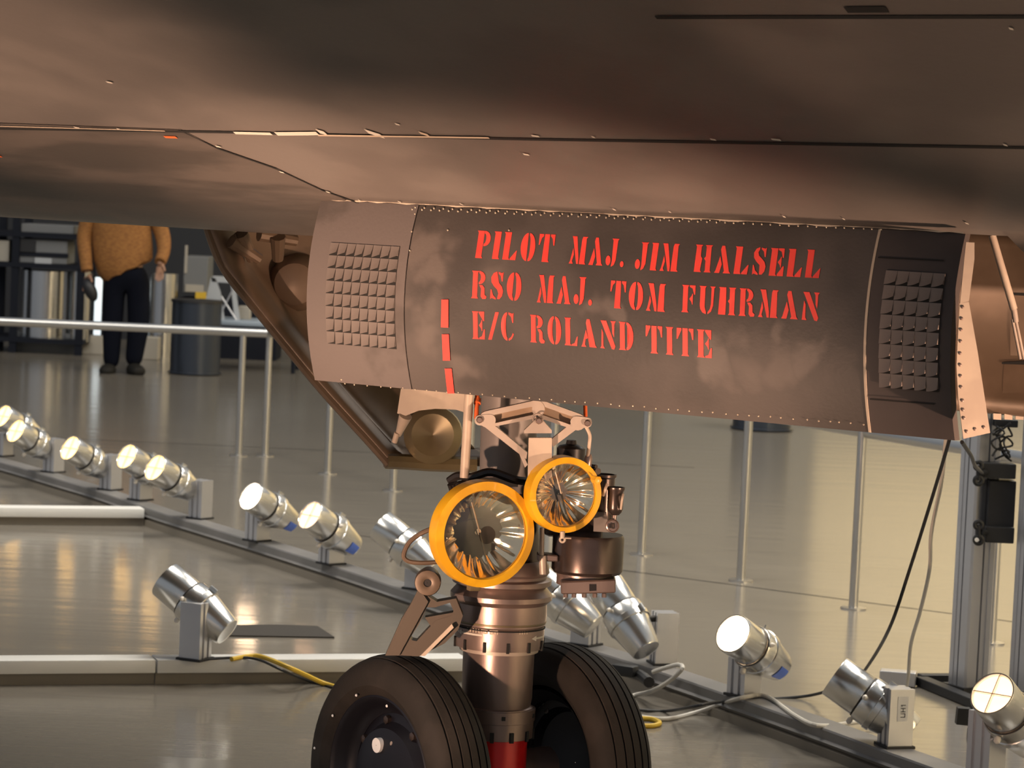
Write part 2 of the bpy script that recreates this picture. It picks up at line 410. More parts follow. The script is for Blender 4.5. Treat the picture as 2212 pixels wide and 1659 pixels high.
def add_blobs(m_, blobs, col):
    nt = m_.node_tree; b = nt.nodes['Principled BSDF']; src = b.inputs['Base Color'].links[0].from_socket
    tc = nt.nodes.new('ShaderNodeTexCoord'); nz = nt.nodes.new('ShaderNodeTexNoise'); nz.inputs['Scale'].default_value = 6; nz.inputs['Detail'].default_value = 3
    nt.links.new(tc.outputs['Object'], nz.inputs['Vector'])
    sc = nt.nodes.new('ShaderNodeVectorMath'); sc.operation = 'MULTIPLY_ADD'; sc.inputs[1].default_value = (.30, .30, .22); nt.links.new(nz.outputs['Color'], sc.inputs[0]); nt.links.new(tc.outputs['Object'], sc.inputs[2])
    acc = None
    for p, r in blobs:
        d = nt.nodes.new('ShaderNodeVectorMath'); d.operation = 'DISTANCE'; d.inputs[1].default_value = p+Vector((.15, .15, .11)); nt.links.new(sc.outputs[0], d.inputs[0])
        mr = nt.nodes.new('ShaderNodeMapRange'); mr.inputs[1].default_value = r*1.25; mr.inputs[2].default_value = r*.55; mr.interpolation_type = 'SMOOTHSTEP'; nt.links.new(d.outputs['Value'], mr.inputs[0])
        if acc is None: acc = mr.outputs[0]
        else:
            mm = nt.nodes.new('ShaderNodeMath'); mm.operation = 'MAXIMUM'; nt.links.new(acc, mm.inputs[0]); nt.links.new(mr.outputs[0], mm.inputs[1]); acc = mm.outputs[0]
    mx = nt.nodes.new('ShaderNodeMix'); mx.data_type = 'RGBA'; mx.inputs[7].default_value = (*col, 1); nt.links.new(acc, mx.inputs[0]); nt.links.new(src, mx.inputs[6]); nt.links.new(mx.outputs[2], b.inputs['Base Color'])
add_blobs(M['door'], [(dpt(*pixdoor(x, y)), r/900) for x, y, r in [(1560, 800, 50), (1630, 770, 55), (1690, 750, 55), (1680, 705, 30), (1750, 745, 42), (930, 540, 45), (950, 600, 50), (925, 700, 55), (1080, 590, 35), (1000, 780, 50), (1330, 680, 45), (1240, 780, 30)]], (.118, .097, .086))
sl = pixdoor(875, 640)[0]; sr = pixdoor(1868, 700)[0]
door = doorpanel('nose_gear_door', sl, sr, 'door', air)
door['label'] = 'dark painted gear door with red stencilled crew names'
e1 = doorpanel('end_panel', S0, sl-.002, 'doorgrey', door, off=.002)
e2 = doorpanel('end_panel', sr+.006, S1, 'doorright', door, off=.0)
doorpanel('edge_seam', sr, sr+.006, 'chip', door, off=.0015, th=.02)
# louvre scoops: one mesh per kind, placed by matrix
def louver_mesh(name, w_, h_, d_, mt, cv=1.0):
    # scoop: flush along its top, standing a little proud below, its lower lip lifting towards the right so the dark mouth shows
    bm = NB(); n = 5; g = {}
    for i in range(n+1):
        u_ = i/n; hb = h_*(1-.22*u_**cv)
        for j in range(n+1):
            t = j/n; g[i, j] = bm.verts.new((w_*(u_-.5), h_*.5-hb*t, .001+d_*(t**1.3)*(.35+.65*u_)))
    for i in range(n):
        for j in range(n): bm.faces.new((g[i, j], g[i+1, j], g[i+1, j+1], g[i, j+1]))
    rt = [bm.verts.new((w_*.5, h_*(.5-.78*j/n), -.001)) for j in range(n+1)]
    for j in range(n): bm.faces.new((g[n, j], g[n, j+1], rt[j+1], rt[j]))
    me = bpy.data.meshes.new(name); bmesh.ops.recalc_face_normals(bm, faces=bm.faces); bm.to_mesh(me); bm.free(); me.materials.append(M[mt]); return me
def louvers(corners, nc, nr, mt, parent, bmat, fill, cv):
    (tl, tr, br, bl) = corners
    def pp(u_, t): 
        x = (tl[0]*(1-u_)+tr[0]*u_)*(1-t)+(bl[0]*(1-u_)+br[0]*u_)*t; y = (tl[1]*(1-u_)+tr[1]*u_)*(1-t)+(bl[1]*(1-u_)+br[1]*u_)*t
        return pixdoor(x, y)
    a, b_ = pp(0, .5), pp(1, .5); c, d = pp(.5, 0), pp(.5, 1)
    W = (b_[0]-a[0])/nc; Hh = (c[1]-d[1])/nr
    s0, z0 = a[0], c[1]
    me = louver_mesh('louver', W*fill, Hh*.985, .007, mt, cv)
    bm = NB()                                         # recess behind the scoops
    vv = []
    for (s, z) in [(s0, z0), (s0+W*nc, z0), (s0+W*nc, z0-Hh*nr), (s0, z0-Hh*nr)]: vv.append((s, z))
    k = 10; cur = None
    for j in range(k+1):
        z = z0-Hh*nr*j/k; row = [bm.verts.new(dpt(s, z, .0032)) for s in (s0, s0+W*nc)]
        if cur: bm.faces.new((cur[0], cur[1], row[1], row[0]))
        cur = row
    obj('vent_recess', bm, M[bmat], parent, flat=True)
    for i in range(nc):
        for j in range(nr):
            s = s0+W*(i+.5); z = z0-Hh*(j+.5)
            up = (dpt(s, z+.01)-dpt(s, z-.01)).normalized(); x = AU
            o = link('louver', me, parent); mw = frame(dpt(s, z, .003), x, x.cross(up)); o.matrix_basis = mw
louvers([(708, 523), (857, 532), (852, 752), (703, 743)], 8, 8, 'louver', door, 'seam', .965, 1.0)
louvers([(1907, 583), (2034, 590), (2026, 847), (1897, 836)], 5, 8, 'louverd', door, 'seam', .985, 1.9)
# score lines on the right end
def doorstrip(name, pts, wd, mt, off=.003, n=6, horiz=True):
    bm = NB(); pr = None
    for (x0, y0), (x1, y1) in zip(pts[:-1], pts[1:]):
        for i in range(n+1):
            x = x0+(x1-x0)*i/n; y = y0+(y1-y0)*i/n; s, z = pixdoor(x, y)
            a, b = (dpt(s, z+wd/2, off), dpt(s, z-wd/2, off)) if horiz else (dpt(s-wd/2, z, off), dpt(s+wd/2, z, off))
            cur = (bm.verts.new(a), bm.verts.new(b))
            if pr: bm.faces.new((pr[0], pr[1], cur[1], cur[0]))
            pr = cur
    return obj(name, bm, M[mt], door, flat=True)
doorstrip('score_line', [(1898, 556), (2040, 563)], .003, 'seam')
doorstrip('score_line', [(1880, 862), (2020, 873)], .003, 'seam')
# red dashes
for a, b, c, d in [((955, 647), (970, 647), (970, 708), (954, 707)), ((956, 722), (971, 722), (974, 779), (958, 779)), ((962, 796), (977, 796), (983, 850), (968, 850))]:
    bm = NB(); n = 6; pr = None
    for j in range(n+1):
        t = j/n; p0 = (a[0]+(d[0]-a[0])*t, a[1]+(d[1]-a[1])*t); p1 = (b[0]+(c[0]-b[0])*t, b[1]+(c[1]-b[1])*t)
        cur = (bm.verts.new(dpt(*pixdoor(*p0), .003)), bm.verts.new(dpt(*pixdoor(*p1), .003)))
        if pr: bm.faces.new((pr[0], pr[1], cur[1], cur[0]))
        pr = cur
    obj('red_dash', bm, M['red'], door, flat=True)
# stencil alphabet
def stem(x, w_=.34): return [(x, 0), (x+w_, 0), (x+w_-.055, .07), (x+w_-.055, .93), (x+w_, 1), (x, 1), (x+.055, .93), (x+.055, .07)]
def cres(cx, cy, rx, ry, ix, iy, side):
    a = (90, -90) if side > 0 else (90, 270)
    return ell(cx, cy, rx, ry, a[0], a[1], 12) + ell(cx, cy, ix, iy, a[1], a[0], 8)
def mir(p, w_): return [(w_-x, y) for x, y in p]
G = {
 'I': (.34, [stem(0)]),
 'L': (.68, [stem(0), [(.35, 0), (.62, 0), (.67, .36), (.62, .33), (.50, .10), (.35, .05)]]),
 'P': (.66, [stem(0), cres(.35, .72, .31, .28, .10, .19, 1)]),
 'R': (.74, [stem(0), cres(.35, .76, .30, .24, .09, .16, 1), [(.38, .49), (.52, .50), (.63, .40), (.64, .15), (.74, .08), (.70, 0), (.54, -.01), (.46, .08), (.47, .36)]]),
 'O': (.68, [cres(.31, .5, .31, .51, .07, .42, -1), cres(.37, .5, .31, .51, .07, .42, 1)]),
 'C': (.66, [cres(.31, .5, .31, .51, .07, .42, -1), [(.37, 1.01), (.37, .94), (.50, .85), (.57, .64), (.62, .64), (.63, 1.0), (.58, .96)], [(.37, -.01), (.52, .05), (.64, .22), (.60, .28), (.50, .13), (.37, .06)]]),
 'D': (.72, [stem(0), cres(.37, .5, .34, .5, .10, .41, 1)]),
 'S': (.64, [[(.30, 1.01), (.14, .95), (.04, .80), (.06, .62), (.18, .48), (.34, .36), (.40, .22), (.34, .02), (.46, .02), (.58, .14), (.62, .32), (.56, .48), (.42, .60), (.28, .70), (.24, .82), (.30, .93)],
             [(.37, 1.0), (.37, .94), (.48, .86), (.54, .66), (.59, .66), (.60, 1.0), (.54, .96)], [(.28, 0), (.28, .06), (.15, .16), (.08, .36), (.03, .36), (.02, 0), (.08, .05)]]),
 'T': (.74, [[(.20, 0), (.54, 0), (.485, .07), (.485, 1), (.255, 1), (.255, .07)], [(0, 1), (.21, 1), (.21, .93), (.12, .85), (.05, .60), (0, .60)], mir([(0, 1), (.21, 1), (.21, .93), (.12, .85), (.05, .60), (0, .60)], .74)]),
 'M': (.90, [[(.06, 1), (.32, 1), (.50, .22), (.50, 0), (.40, 0), (.12, .90)], [(.54, 0), (.90, 0), (.84, .07), (.84, .93), (.90, 1), (.64, 1), (.60, .90), (.60, .07)], [(0, 0), (.22, 0), (.16, .10), (.24, .34), (.18, .58), (.06, .10)]]),
 'A': (.76, [[(.28, 1.0), (.42, 1.0), (.69, .08), (.76, 0), (.40, 0), (.46, .08), (.24, .86)], [(0, 0), (.24, 0), (.18, .09), (.22, .28), (.34, .32), (.24, .62), (.06, .09)]]),
 'J': (.62, [[(.24, 1), (.62, 1), (.56, .93), (.53, .22), (.44, .05), (.30, -.02), (.30, .05), (.33, .18), (.31, .93)], ell(.13, .20, .13, .18, 0, 340, 12)]),
 'H': (.80, [stem(0)[:3]+[(.285, .42), (.36, .50), (.285, .58)]+stem(0)[3:], mir(stem(0)[:3]+[(.285, .42), (.36, .50), (.285, .58)]+stem(0)[3:], .80)]),
 'E': (.66, [stem(0), [(.36, 1), (.63, 1), (.63, .66), (.58, .66), (.50, .88), (.36, .94)], [(.36, .50), (.47, .62), (.50, .70), (.53, .70), (.53, .30), (.50, .30), (.46, .40)], [(.36, 0), (.64, 0), (.66, .36), (.61, .36), (.50, .11), (.36, .06)]]),
 'F': (.66, [stem(0), [(.36, 1), (.63, 1), (.63, .66), (.58, .66), (.50, .88), (.36, .94)], [(.36, .50), (.47, .62), (.50, .70), (.53, .70), (.53, .30), (.50, .30), (.46, .40)]]),
 'U': (.76, [[(0, 1), (.34, 1), (.285, .93), (.285, .25), (.35, .05), (.34, -.02), (.18, .03), (.08, .16), (.055, .3), (.055, .93)], [(.50, 1), (.76, 1), (.70, .93), (.68, .30), (.58, .08), (.42, -.02), (.42, .05), (.53, .18), (.57, .35), (.57, .93)]]),
 'N': (.78, [[(.04, 1), (.32, 1), (.76, .10), (.70, -.02), (.58, 0), (.12, .88)], [(.02, 0), (.24, 0), (.18, .09), (.18, .56), (.10, .70), (.08, .09)], [(.52, 1), (.78, 1), (.72, .91), (.70, .42), (.62, .56), (.59, .91)]]),
 '/': (.52, [[(0, 0), (.18, 0), (.56, 1), (.38, 1)]]),
 '.': (.22, [ell(.10, .10, .10, .11, 0, 340, 10)]),
}
def word(txt, xl, xr, yl, yr, h=60):
    """set a word along the door so that it runs between two points of the door"""
    sA, zA = pixdoor(xl, yl); sB, zB = pixdoor(xr, yr)
    _, zt = pixdoor((xl+xr)/2, (yl+yr)/2-h); zm = (zA+zB)/2; hh = zt-zm
    adv = .15; tot = sum(G[c][0] for c in txt)+adv*(len(txt)-1); sc = (sB-sA)/tot
    bm = NB(); x = 0; slant = -.05-.12*(1-2*(ZT-zm)/(ZT-ZB))
    for c in txt:
        for poly in G[c][1]:
            pts = [(sA+sc*(x+px+slant*py), zA+(zB-zA)*(x+px)/tot+hh*py) for px, py in poly]
            try: bm.faces.new([bm.verts.new(dpt(s, z, .0012)) for s, z in pts])
            except ValueError: pass
        x += G[c][0]+adv
    r = bmesh.ops.triangulate(bm, faces=bm.faces)
    o = obj('lettering', bm, M['red'], door, flat=True); o['label'] = 'red stencil word ' + txt
for a in [('PILOT', 1027, 1195, 557, 567), ('MAJ.', 1229, 1348, 569, 577), ('JIM', 1371, 1464, 582, 587), ('HALSELL', 1499, 1772, 587, 601),
          ('RSO', 1018, 1126, 644, 650), ('MAJ.', 1160, 1280, 653, 660), ('TOM', 1318, 1437, 665, 674), ('FUHRMAN', 1472, 1769, 674, 693),
          ('E/C', 1021, 1112, 732, 736), ('ROLAND', 1146, 1370, 739, 758), ('TITE', 1396, 1539, 762, 774)]: word(*a)
# rivets
def dome(bm, p, n_, r):
    lathe(bm, zframe(p, n_), [(r, 0), (r*.75, r*.5), (r*.2, r*.7)], 6)
bm = NB(); n = 52
for i in range(n):
    x = 892+(1905-892)*i/(n-1); y = 446+(489-446)*i/(n-1)
    for dx, dy in ((0, 6), (7, 2)):
        s, z = pixdoor(x+dx+random.uniform(-1.5, 1.5), y+dy); dome(bm, dpt(s, z, .001), AN, .0032)
tag(obj('rivet_row', bm, M['rivet'], door), kind='stuff')
bm = NB(); n = 46
for i in range(n):
    x = 745+(1865-745)*i/(n-1); y = 829+(916-829)*i/(n-1); s, z = pixdoor(x+random.uniform(-4, 4), y+random.uniform(-1, 1)); dome(bm, dpt(s, z, .001), AN, .0026)
for x, y in [(897, 462), (890, 500), (968, 497), (738, 820), (886, 541), (1100, 497)]: s, z = pixdoor(x, y); dome(bm, dpt(s, z, .001), AN, .003)
tag(obj('rivet_row', bm, M['rivet'], door), kind='stuff')
# pale hinge line between hull and door
bm = NB(); pr = None
for i in range(60):
    s = S0+(S1-S0)*i/59; a = S+AU*s+AN*(DV+.013)+AZ*(ZT-.003); b = a-AZ*random.choice([.003, .004, .006])
    cur = (bm.verts.new(a), bm.verts.new(b))
    if pr: bm.faces.new((pr[0], pr[1], cur[1], cur[0]))
    pr = cur
obj('hinge_strip', bm, M['chip'], door, flat=True)
# pale bracket plates on the door's forward end
Yp = dpt(S1, 1.5).y
def platepx(px, mt, parent, name, Y=Yp, th=.006, lab=None):
    bm = NB(); wprism(bm, [P(x, y, Y) for x, y in px], Vector((0, th, 0))); o = obj(name, bm, M[mt], parent, flat=True)
    if lab: o['label'] = lab
    return o
pl = platepx([(2073, 655), (2093, 652), (2112, 760), (2139, 935), (2081, 948), (2070, 860), (2066, 790)], 'tan', door, 'bracket_plate', Yp-.02, lab='pale riveted bracket plate')
pu = platepx([(2087, 523), (2105, 524), (2105, 560), (2093, 651), (2074, 655), (2083, 560)], 'tan', door, 'bracket_plate', Yp-.02)
bm = NB()
for x, y in [(2079, 663), (2077, 688), (2076, 712), (2075, 737), (2074, 763), (2074, 788), (2075, 812), (2076, 836), (2079, 865), (2080, 885), (2082, 903), (2088, 932), (2106, 927), (2125, 923)]:
    dome(bm, P(x, y, Yp-.02), (0, -1, 0), .0042)
tag(obj('rivet_row', bm, M['strut'], door), kind='stuff')
# ------------------------------------------------------------------ far door, its strut, and the aft fairing
def farpt(s, z, off=0):
    t = (ZT-z)/(ZT-ZB); b = .16*t*(1-t)
    return S+AU*s-AN*(DV+.02+b+off)+AZ*z
bm = NB(); n = 12; k = 12; A = []
for i in range(k+1):
    s = .7+(S1+.75-.7)*i/k; A.append([bm.verts.new(farpt(s, ZT+(1.335-ZT)*j/n)) for j in range(n+1)])
for i in range(k):
    for j in range(n): bm.faces.new((A[i][j], A[i+1][j], A[i+1][j+1], A[i][j+1]))
fd = obj('far_gear_door', bm, M['brown'], air); fd['label'] = 'brown riveted inner face of the opposite gear door'
md = fd.modifiers.new('thick', 'SOLIDIFY'); md.thickness = .02
bm = NB()
def fpx(x, y, off=-.012):
    s, z = pixplane(x, y, -DV-.05); return farpt(s, z, off)
for x in range(2120, 2260, 14): dome(bm, fpx(x, 535+(x-2120)*.05), AN, .004); dome(bm, fpx(x+3, 871+(x-2120)*.06), AN, .004)
for x, y in [(2137, 693), (2169, 826), (2168, 848), (2175, 700)]: dome(bm, fpx(x, y), AN, .005)
tag(obj('rivet_row', bm, M['rivet'], fd), kind='stuff')
for i, x in enumerate((2146, 2170, 2194, 2222)):
    platepx([(x, 893), (x+17, 894), (x+17, 907), (x, 906)], 'tan', fd, 'lower_tab', fpx(2180, 800).y-.03)
bm = NB(); wprism(bm, [fpx(x, y, -.02) for x, y in [(2176, 770), (2230, 772), (2230, 860), (2178, 860)]], -AN*.01)
wprism(bm, [fpx(x, y, -.02) for x, y in [(2188, 634), (2240, 634), (2240, 770), (2188, 770)]], -AN*.006)
obj('access_panel', bm, M['brown'], fd, flat=True)
bm = NB(); wprism(bm, [fpx(x, y, -.022) for x, y in [(2183, 632), (2240, 634), (2240, 640), (2183, 637)]], -AN*.004)
wprism(bm, [fpx(x, y, -.024) for x, y in [(2172, 782), (2240, 778), (2240, 788), (2172, 786)]], -AN*.004); obj('slot', bm, M['seam'], fd, flat=True)
Yr = Yp+.12
bm = NB(); cyl(bm, P(2143, 508, Yr), P(2190, 668, Yr), .0085); obj('door_actuator', bm, M['tan'], air)
bm = NB(); cyl(bm, P(2190, 668, Yr), P(2194, 696, Yr), .007); cyl(bm, P(2187, 690, Yr), P(2204, 776, Yr), .0035); cyl(bm, P(2194, 690, Yr), P(2212, 776, Yr), .0035)
obj('actuator_rod', bm, M['alu'], air)
# aft fairing: a dished panel hanging behind the leg, its open side towards the camera
Yf = 8.45
def edge(pts, t):
    f = t*(len(pts)-1); i = min(int(f), len(pts)-2); g = f-i
    return (pts[i][0]*(1-g)+pts[i+1][0]*g, pts[i][1]*(1-g)+pts[i+1][1]*g)
LE = [(440, 478), (480, 580), (575, 700), (690, 840), (790, 950), (836, 1002)]; RE = [(760, 478), (800, 580), (850, 700), (930, 840), (1010, 950), (1060, 1008)]
bm = NB(); nu, nv = 16, 30; Gd = {}
for j in range(nv+1):
    l, r = edge(LE, j/nv), edge(RE, j/nv)
    for i in range(nu+1):
        u_ = i/nu; x = l[0]+(r[0]-l[0])*u_; y = l[1]+(r[1]-l[1])*u_
        dd = .30*math.sqrt(max(0, 1-(1-u_)**2)) * (1 if j < nv-3 else (nv-j)/3*.8+.2)
        if u_ < .15: dd = .0+.05*(u_/.15)
        Gd[i, j] = bm.verts.new(P(x, y, Yf+dd))
for j in range(nv):
    for i in range(nu): bm.faces.new((Gd[i, j], Gd[i+1, j], Gd[i+1, j+1], Gd[i, j+1]))
fair = obj('aft_fairing', bm, M['brown'], air, sharp=70); fair['label'] = 'dished brown metal fairing hanging behind the leg'
md = fair.modifiers.new('thick', 'SOLIDIFY'); md.thickness = .02; md.offset = -1
bm = NB(); tube(bm, spline([P(x+3, y, Yf) for x, y in LE], 6), .012); obj('rim', bm, M['brown'], fair)
bm = NB(); tube(bm, spline([P(834, 996, Yf), P(880, 998, Yf+.03), P(940, 1002, Yf+.05), P(1030, 1004, Yf+.06)], 6), .022); obj('lower_rim', bm, M['olive'], fair)
bm = NB(); tube(bm, spline([P(x+52, y+8, Yf+.06) for x, y in LE[:-1]], 6), .010); obj('stiffener', bm, M['brown'], fair)
bm = NB(); lathe(bm, frame(P(640, 612, Yf+.20), (.6, 0, -.5), (-.2, -1, .1)), [(.085, -.05), (.08, .01), (.06, .035), (.02, .045)], 24); obj('bulge', bm, M['brown'], fair)
bm = NB(); lathe(bm, frame(P(935, 940, Yf+.02), (1, 0, 0), (0, -1, .1)), [(.085, -.06), (.082, 0), (.06, .02), (.03, .01), (.0, .0)], 28); obj('bowl', bm, M['olive'], fair)
bm = NB()
for a, b in [((500, 520), (560, 560)), ((560, 505), (640, 520)), ((600, 510), (600, 560)), ((520, 505), (545, 560))]:
    p, q = P(*a, Yf-.01), P(*b, Yf+.04); cyl(bm, p, q, .022, .016, 10)
obj('hinge_link', bm, M['brown'], fair)
Yh = 8.05
platepx([(866, 840), (1010, 842), (1010, 893), (985, 885), (940, 883), (905, 887), (876, 898), (858, 893)], 'tan', air, 'web_plate', Yh, .02)
bm = NB(); cyl(bm, P(876, 898, Yh), P(860, 940, Yh+.03), .018, .008); cyl(bm, P(858, 935, Yh+.02), P(852, 955, Yh+.03), .008); obj('lug', bm, M['tan'], air)

# ------------------------------------------------------------------ nose gear leg
def zat(y, x=1080, Y=7.65): return P(x, y, Y).z
SV = zframe(S, (0, 0, 1), (0, 1, 0))
SV = Matrix.Translation(S)
def leg(name, rows, mt, n=40):
    bm = NB(); lathe(bm, SV, [(r/850, zat(y)) for y, r in rows], n); return obj(name, bm, M[mt], air, sharp=30)
leg('upper_leg', [(700, 62), (860, 62), (1000, 60), (1060, 58)], 'strutmid')
leg('torque_ring', [(1205, 92), (1215, 100), (1232, 103), (1238, 98), (1244, 98), (1248, 108), (1258, 108), (1262, 100)], 'strut')
leg('flange', [(1262, 96), (1272, 104), (1280, 111), (1290, 111), (1300, 100), (1306, 100)], 'strut')
leg('leg_housing', [(1060, 58), (1100, 70), (1205, 84)], 'drum')
leg('sleeve', [(1302, 100), (1325, 101), (1345, 99), (1349, 96)], 'strut')
leg('lock_nut', [(1346, 94), (1350, 97.5), (1352, 97.5), (1384, 97), (1395, 96), (1396, 80)], 'strut')
leg('nut_seat', [(1396, 86), (1404, 86), (1405, 78)], 'alu')
leg('piston_cylinder', [(1404, 78), (1412, 78), (1505, 77), (1522, 74), (1524, 80), (1528, 80)], 'strut')
leg('lower_collar', [(1526, 86), (1552, 85), (1553, 83), (1588, 82), (1590, 74)], 'strut')
leg('oleo_sleeve', [(1589, 71), (1700, 71), (1760, 71)], 'redtube')
leg('gasket', [(1349, 97), (1349.5, 99), (1352, 99), (1352.5, 97)], 'seam')
# castellated slots and white arrows
bm = NB()
for k in range(12):
    a = k*pi/6+.2; R_ = 97.5/850; p = S+Vector((cos(a)*R_, sin(a)*R_, zat(1386)))
    box(bm, frame(p, (-sin(a), cos(a), 0), AZ), .007, .006, .026)
    R_ = 83.5/850; p = S+Vector((cos(a+.25)*R_, sin(a+.25)*R_, zat(1580))); box(bm, frame(p, (-sin(a+.25), cos(a+.25), 0), AZ), .010, .006, .026)
    R_ = 85.5/850; p = S+Vector((cos(a)*R_, sin(a)*R_, zat(1538)));
    if k % 2: box(bm, frame(p, (-sin(a), cos(a), 0), AZ), .009, .004, .010)
obj('slot', bm, M['seam'], air, flat=True)
def ringarrow(x0, x1, y, R_=97.9, hgt=.007):
    bm = NB(); pts = []
    def ang(x): return -math.acos(max(-1, min(1, (x-1080.5)/97.5)))
    def q(x, z): a = ang(x); return S+Vector((cos(a)*R_/850, sin(a)*R_/850, z))
    z = zat(y); n = 8; h0 = hgt*.35
    tip = x0; hx = x0+(10 if x1 > x0 else -10); pr = None
    bm.faces.new([bm.verts.new(v) for v in (q(tip, z), q(hx, z+hgt), q(hx, z-hgt))])
    for i in range(n+1):
        x = hx+(x1-hx)*i/n; cur = (bm.verts.new(q(x, z+h0)), bm.verts.new(q(x, z-h0)))
        if pr: bm.faces.new((pr[0], pr[1], cur[1], cur[0]))
        pr = cur
    return bm
bm = ringarrow(989, 1044, 1361); obj('arrow_mark', bm, M['wornpaint'], air, flat=True)
bm = ringarrow(1150, 1176, 1367); obj('arrow_mark', bm, M['wornpaint'], air, flat=True)
# faded lettering marks round the nut
bm = NB()
def nutpt(x, y, R_=98.2):
    a = -math.acos(max(-1, min(1, (x-1080.5)/97.5))); return S+Vector((cos(a)*R_/850, sin(a)*R_/850, zat(y)))
def tick(x0, y0, x1, y1, wd=1.1):
    dx, dy = x1-x0, y1-y0; L = math.hypot(dx, dy); nx, ny = -dy/L*wd, dx/L*wd
    bm.faces.new([bm.verts.new(nutpt(x, y)) for x, y in ((x0-nx, y0-ny), (x1-nx, y1-ny), (x1+nx, y1+ny), (x0+nx, y0+ny))])
x = 1012
for c in 'LIIIFHTITEN':
    tick(x, 1348, x, 1357)
    if c in 'LETF': tick(x, 1356, x+4, 1356)
    if c in 'HNET': tick(x, 1349, x+4, 1349); tick(x+4, 1348, x+4, 1357)
    x += 6
for x in (1124, 1129, 1134, 1139): tick(x, 1349, x, 1356)
obj('worn_lettering', bm, M['chip'], air, flat=True)
# thin yellow inspection lines
leg('yellow_band', [(1337, 100.4), (1338, 100.9), (1340, 100.9), (1341, 100.4)], 'olive')

# steered part: wheels and lamps turned
ST = rad(53); WU = Vector((cos(ST), -sin(ST), 0)); WN = Vector((-sin(ST), -cos(ST), 0))
RW, TW = .322, .172
def wheel(c, side, name):
    Mx = frame(c, AZ, WN*side)          # local z = outwards
    bm = NB(); pf = []
    for a in range(0, 181, 15):         # outer sidewall round to inner
        pass
    h = TW/2
    prof = [(.212, h*.62), (.222, h*.80), (.245, h*.97), (.270, h*.99), (.292, h*.90), (.306, h*.74)]
    g = []
    gz = [.60, .30, 0, -.30, -.60]
    def crown(z): return RW-.016*(abs(z)/.74)**2.4
    z = .70
    outer = []
    for q in gz:
        outer += [(crown(q+.035), (q+.035)*h), (crown(q+.03)-.007, (q+.028)*h), (crown(q)-.007, (q-.028)*h), (crown(q-.035), (q-.035)*h)]
    prof2 = prof + outer + [(r, -z) for r, z in reversed(prof)]
    lathe(bm, Mx, prof2, 72, close=False)
    ty = obj(name, bm, M['rubber'], air, sharp=28)
    bm = NB(); lathe(bm, Mx, [(.220, h*.66), (.226, h*.74), (.216, h*.80), (.205, h*.70), (.196, h*.40), (.180, h*.22), (.172, h*.18), (.170, -.2*h), (.2, -h*.6)], 64, close=False); obj('rim', bm, M['hub'], ty)
    bm = NB(); lathe(bm, Mx, [(.172, h*.16), (.150, h*.22), (.135, h*.50), (.09, h*.62), (.05, h*.66), (.001, h*.66)], 48, close=False); obj('wheel_disc', bm, M['hub'], ty)
    bm = NB()
    for k in range(8):
        a = k*pi/4+.2; lathe(bm, Mx @ Matrix.Translation((.155*cos(a), .155*sin(a), h*.2)), [(.011, 0), (.011, .012), (.005, .014)], 6)
    tag(obj('wheel_bolt', bm, M['drum'], ty), kind='stuff')
    return ty, Mx, h
trail = S-WU*.055; L2 = .255
wl, Ml, h_ = wheel(trail+WN*L2+AZ*RW, 1, 'tyre'); wl['label'] = 'black grooved nose tyre with a white dot on its hub'
wr, Mr, h_ = wheel(trail-WN*L2+AZ*RW, -1, 'tyre'); wr['label'] = 'black grooved nose tyre on the far end of the axle'
bm = NB(); cyl(bm, trail+WN*.22+AZ*RW, trail-WN*.22+AZ*RW, .05, None, 24); box(bm, frame(S+AZ*.25, WU, AZ), .20, .16, .13, .02); obj('axle', bm, M['strut'], air)
# dots and valve on the hub and sidewall
def onwheel(x, y, zloc):                # ray with the plane of the left wheel's side at local height zloc
    inv = Ml.inverted(); o_ = inv @ CAM; d_ = (inv.to_3x3() @ ray(x, y)); t = (zloc-o_.z)/d_.z; return o_+d_*t
bm = NB(); p = onwheel(814, 1610, h_*.70); lathe(bm, Ml @ Matrix.Translation((p.x, p.y, h_*.56)), [(.019, -.02), (.019, .014), (.001, .014)], 20, close=False); obj('white_disc', bm, M['label'], wl)
bm = NB(); p = onwheel(849, 1607, h_*.5); q = onwheel(862, 1650, h_*.4)
lathe(bm, Ml @ Matrix.Translation((p.x, p.y, h_*.5)), [(.012, -.01), (.010, .004), (.002, .008)], 12); tube(bm, spline([Ml @ Vector((p.x, p.y, h_*.5)), Ml @ Vector(((p.x+q.x)/2, (p.y+q.y)/2+.004, h_*.48)), Ml @ Vector((q.x, q.y, h_*.4))], 5), .0045)
obj('valve_stem', bm, M['alu'], wl)
bm = NB()
for x, y in [(719, 1546), (680, 1616), (770, 1502), (836, 1525)]: p = onwheel(x, y, h_*.98); dome(bm, Ml @ Vector((p.x, p.y, h_*.985)), WN, .004)
tag(obj('paint_dot', bm, M['label'], wl), kind='stuff')

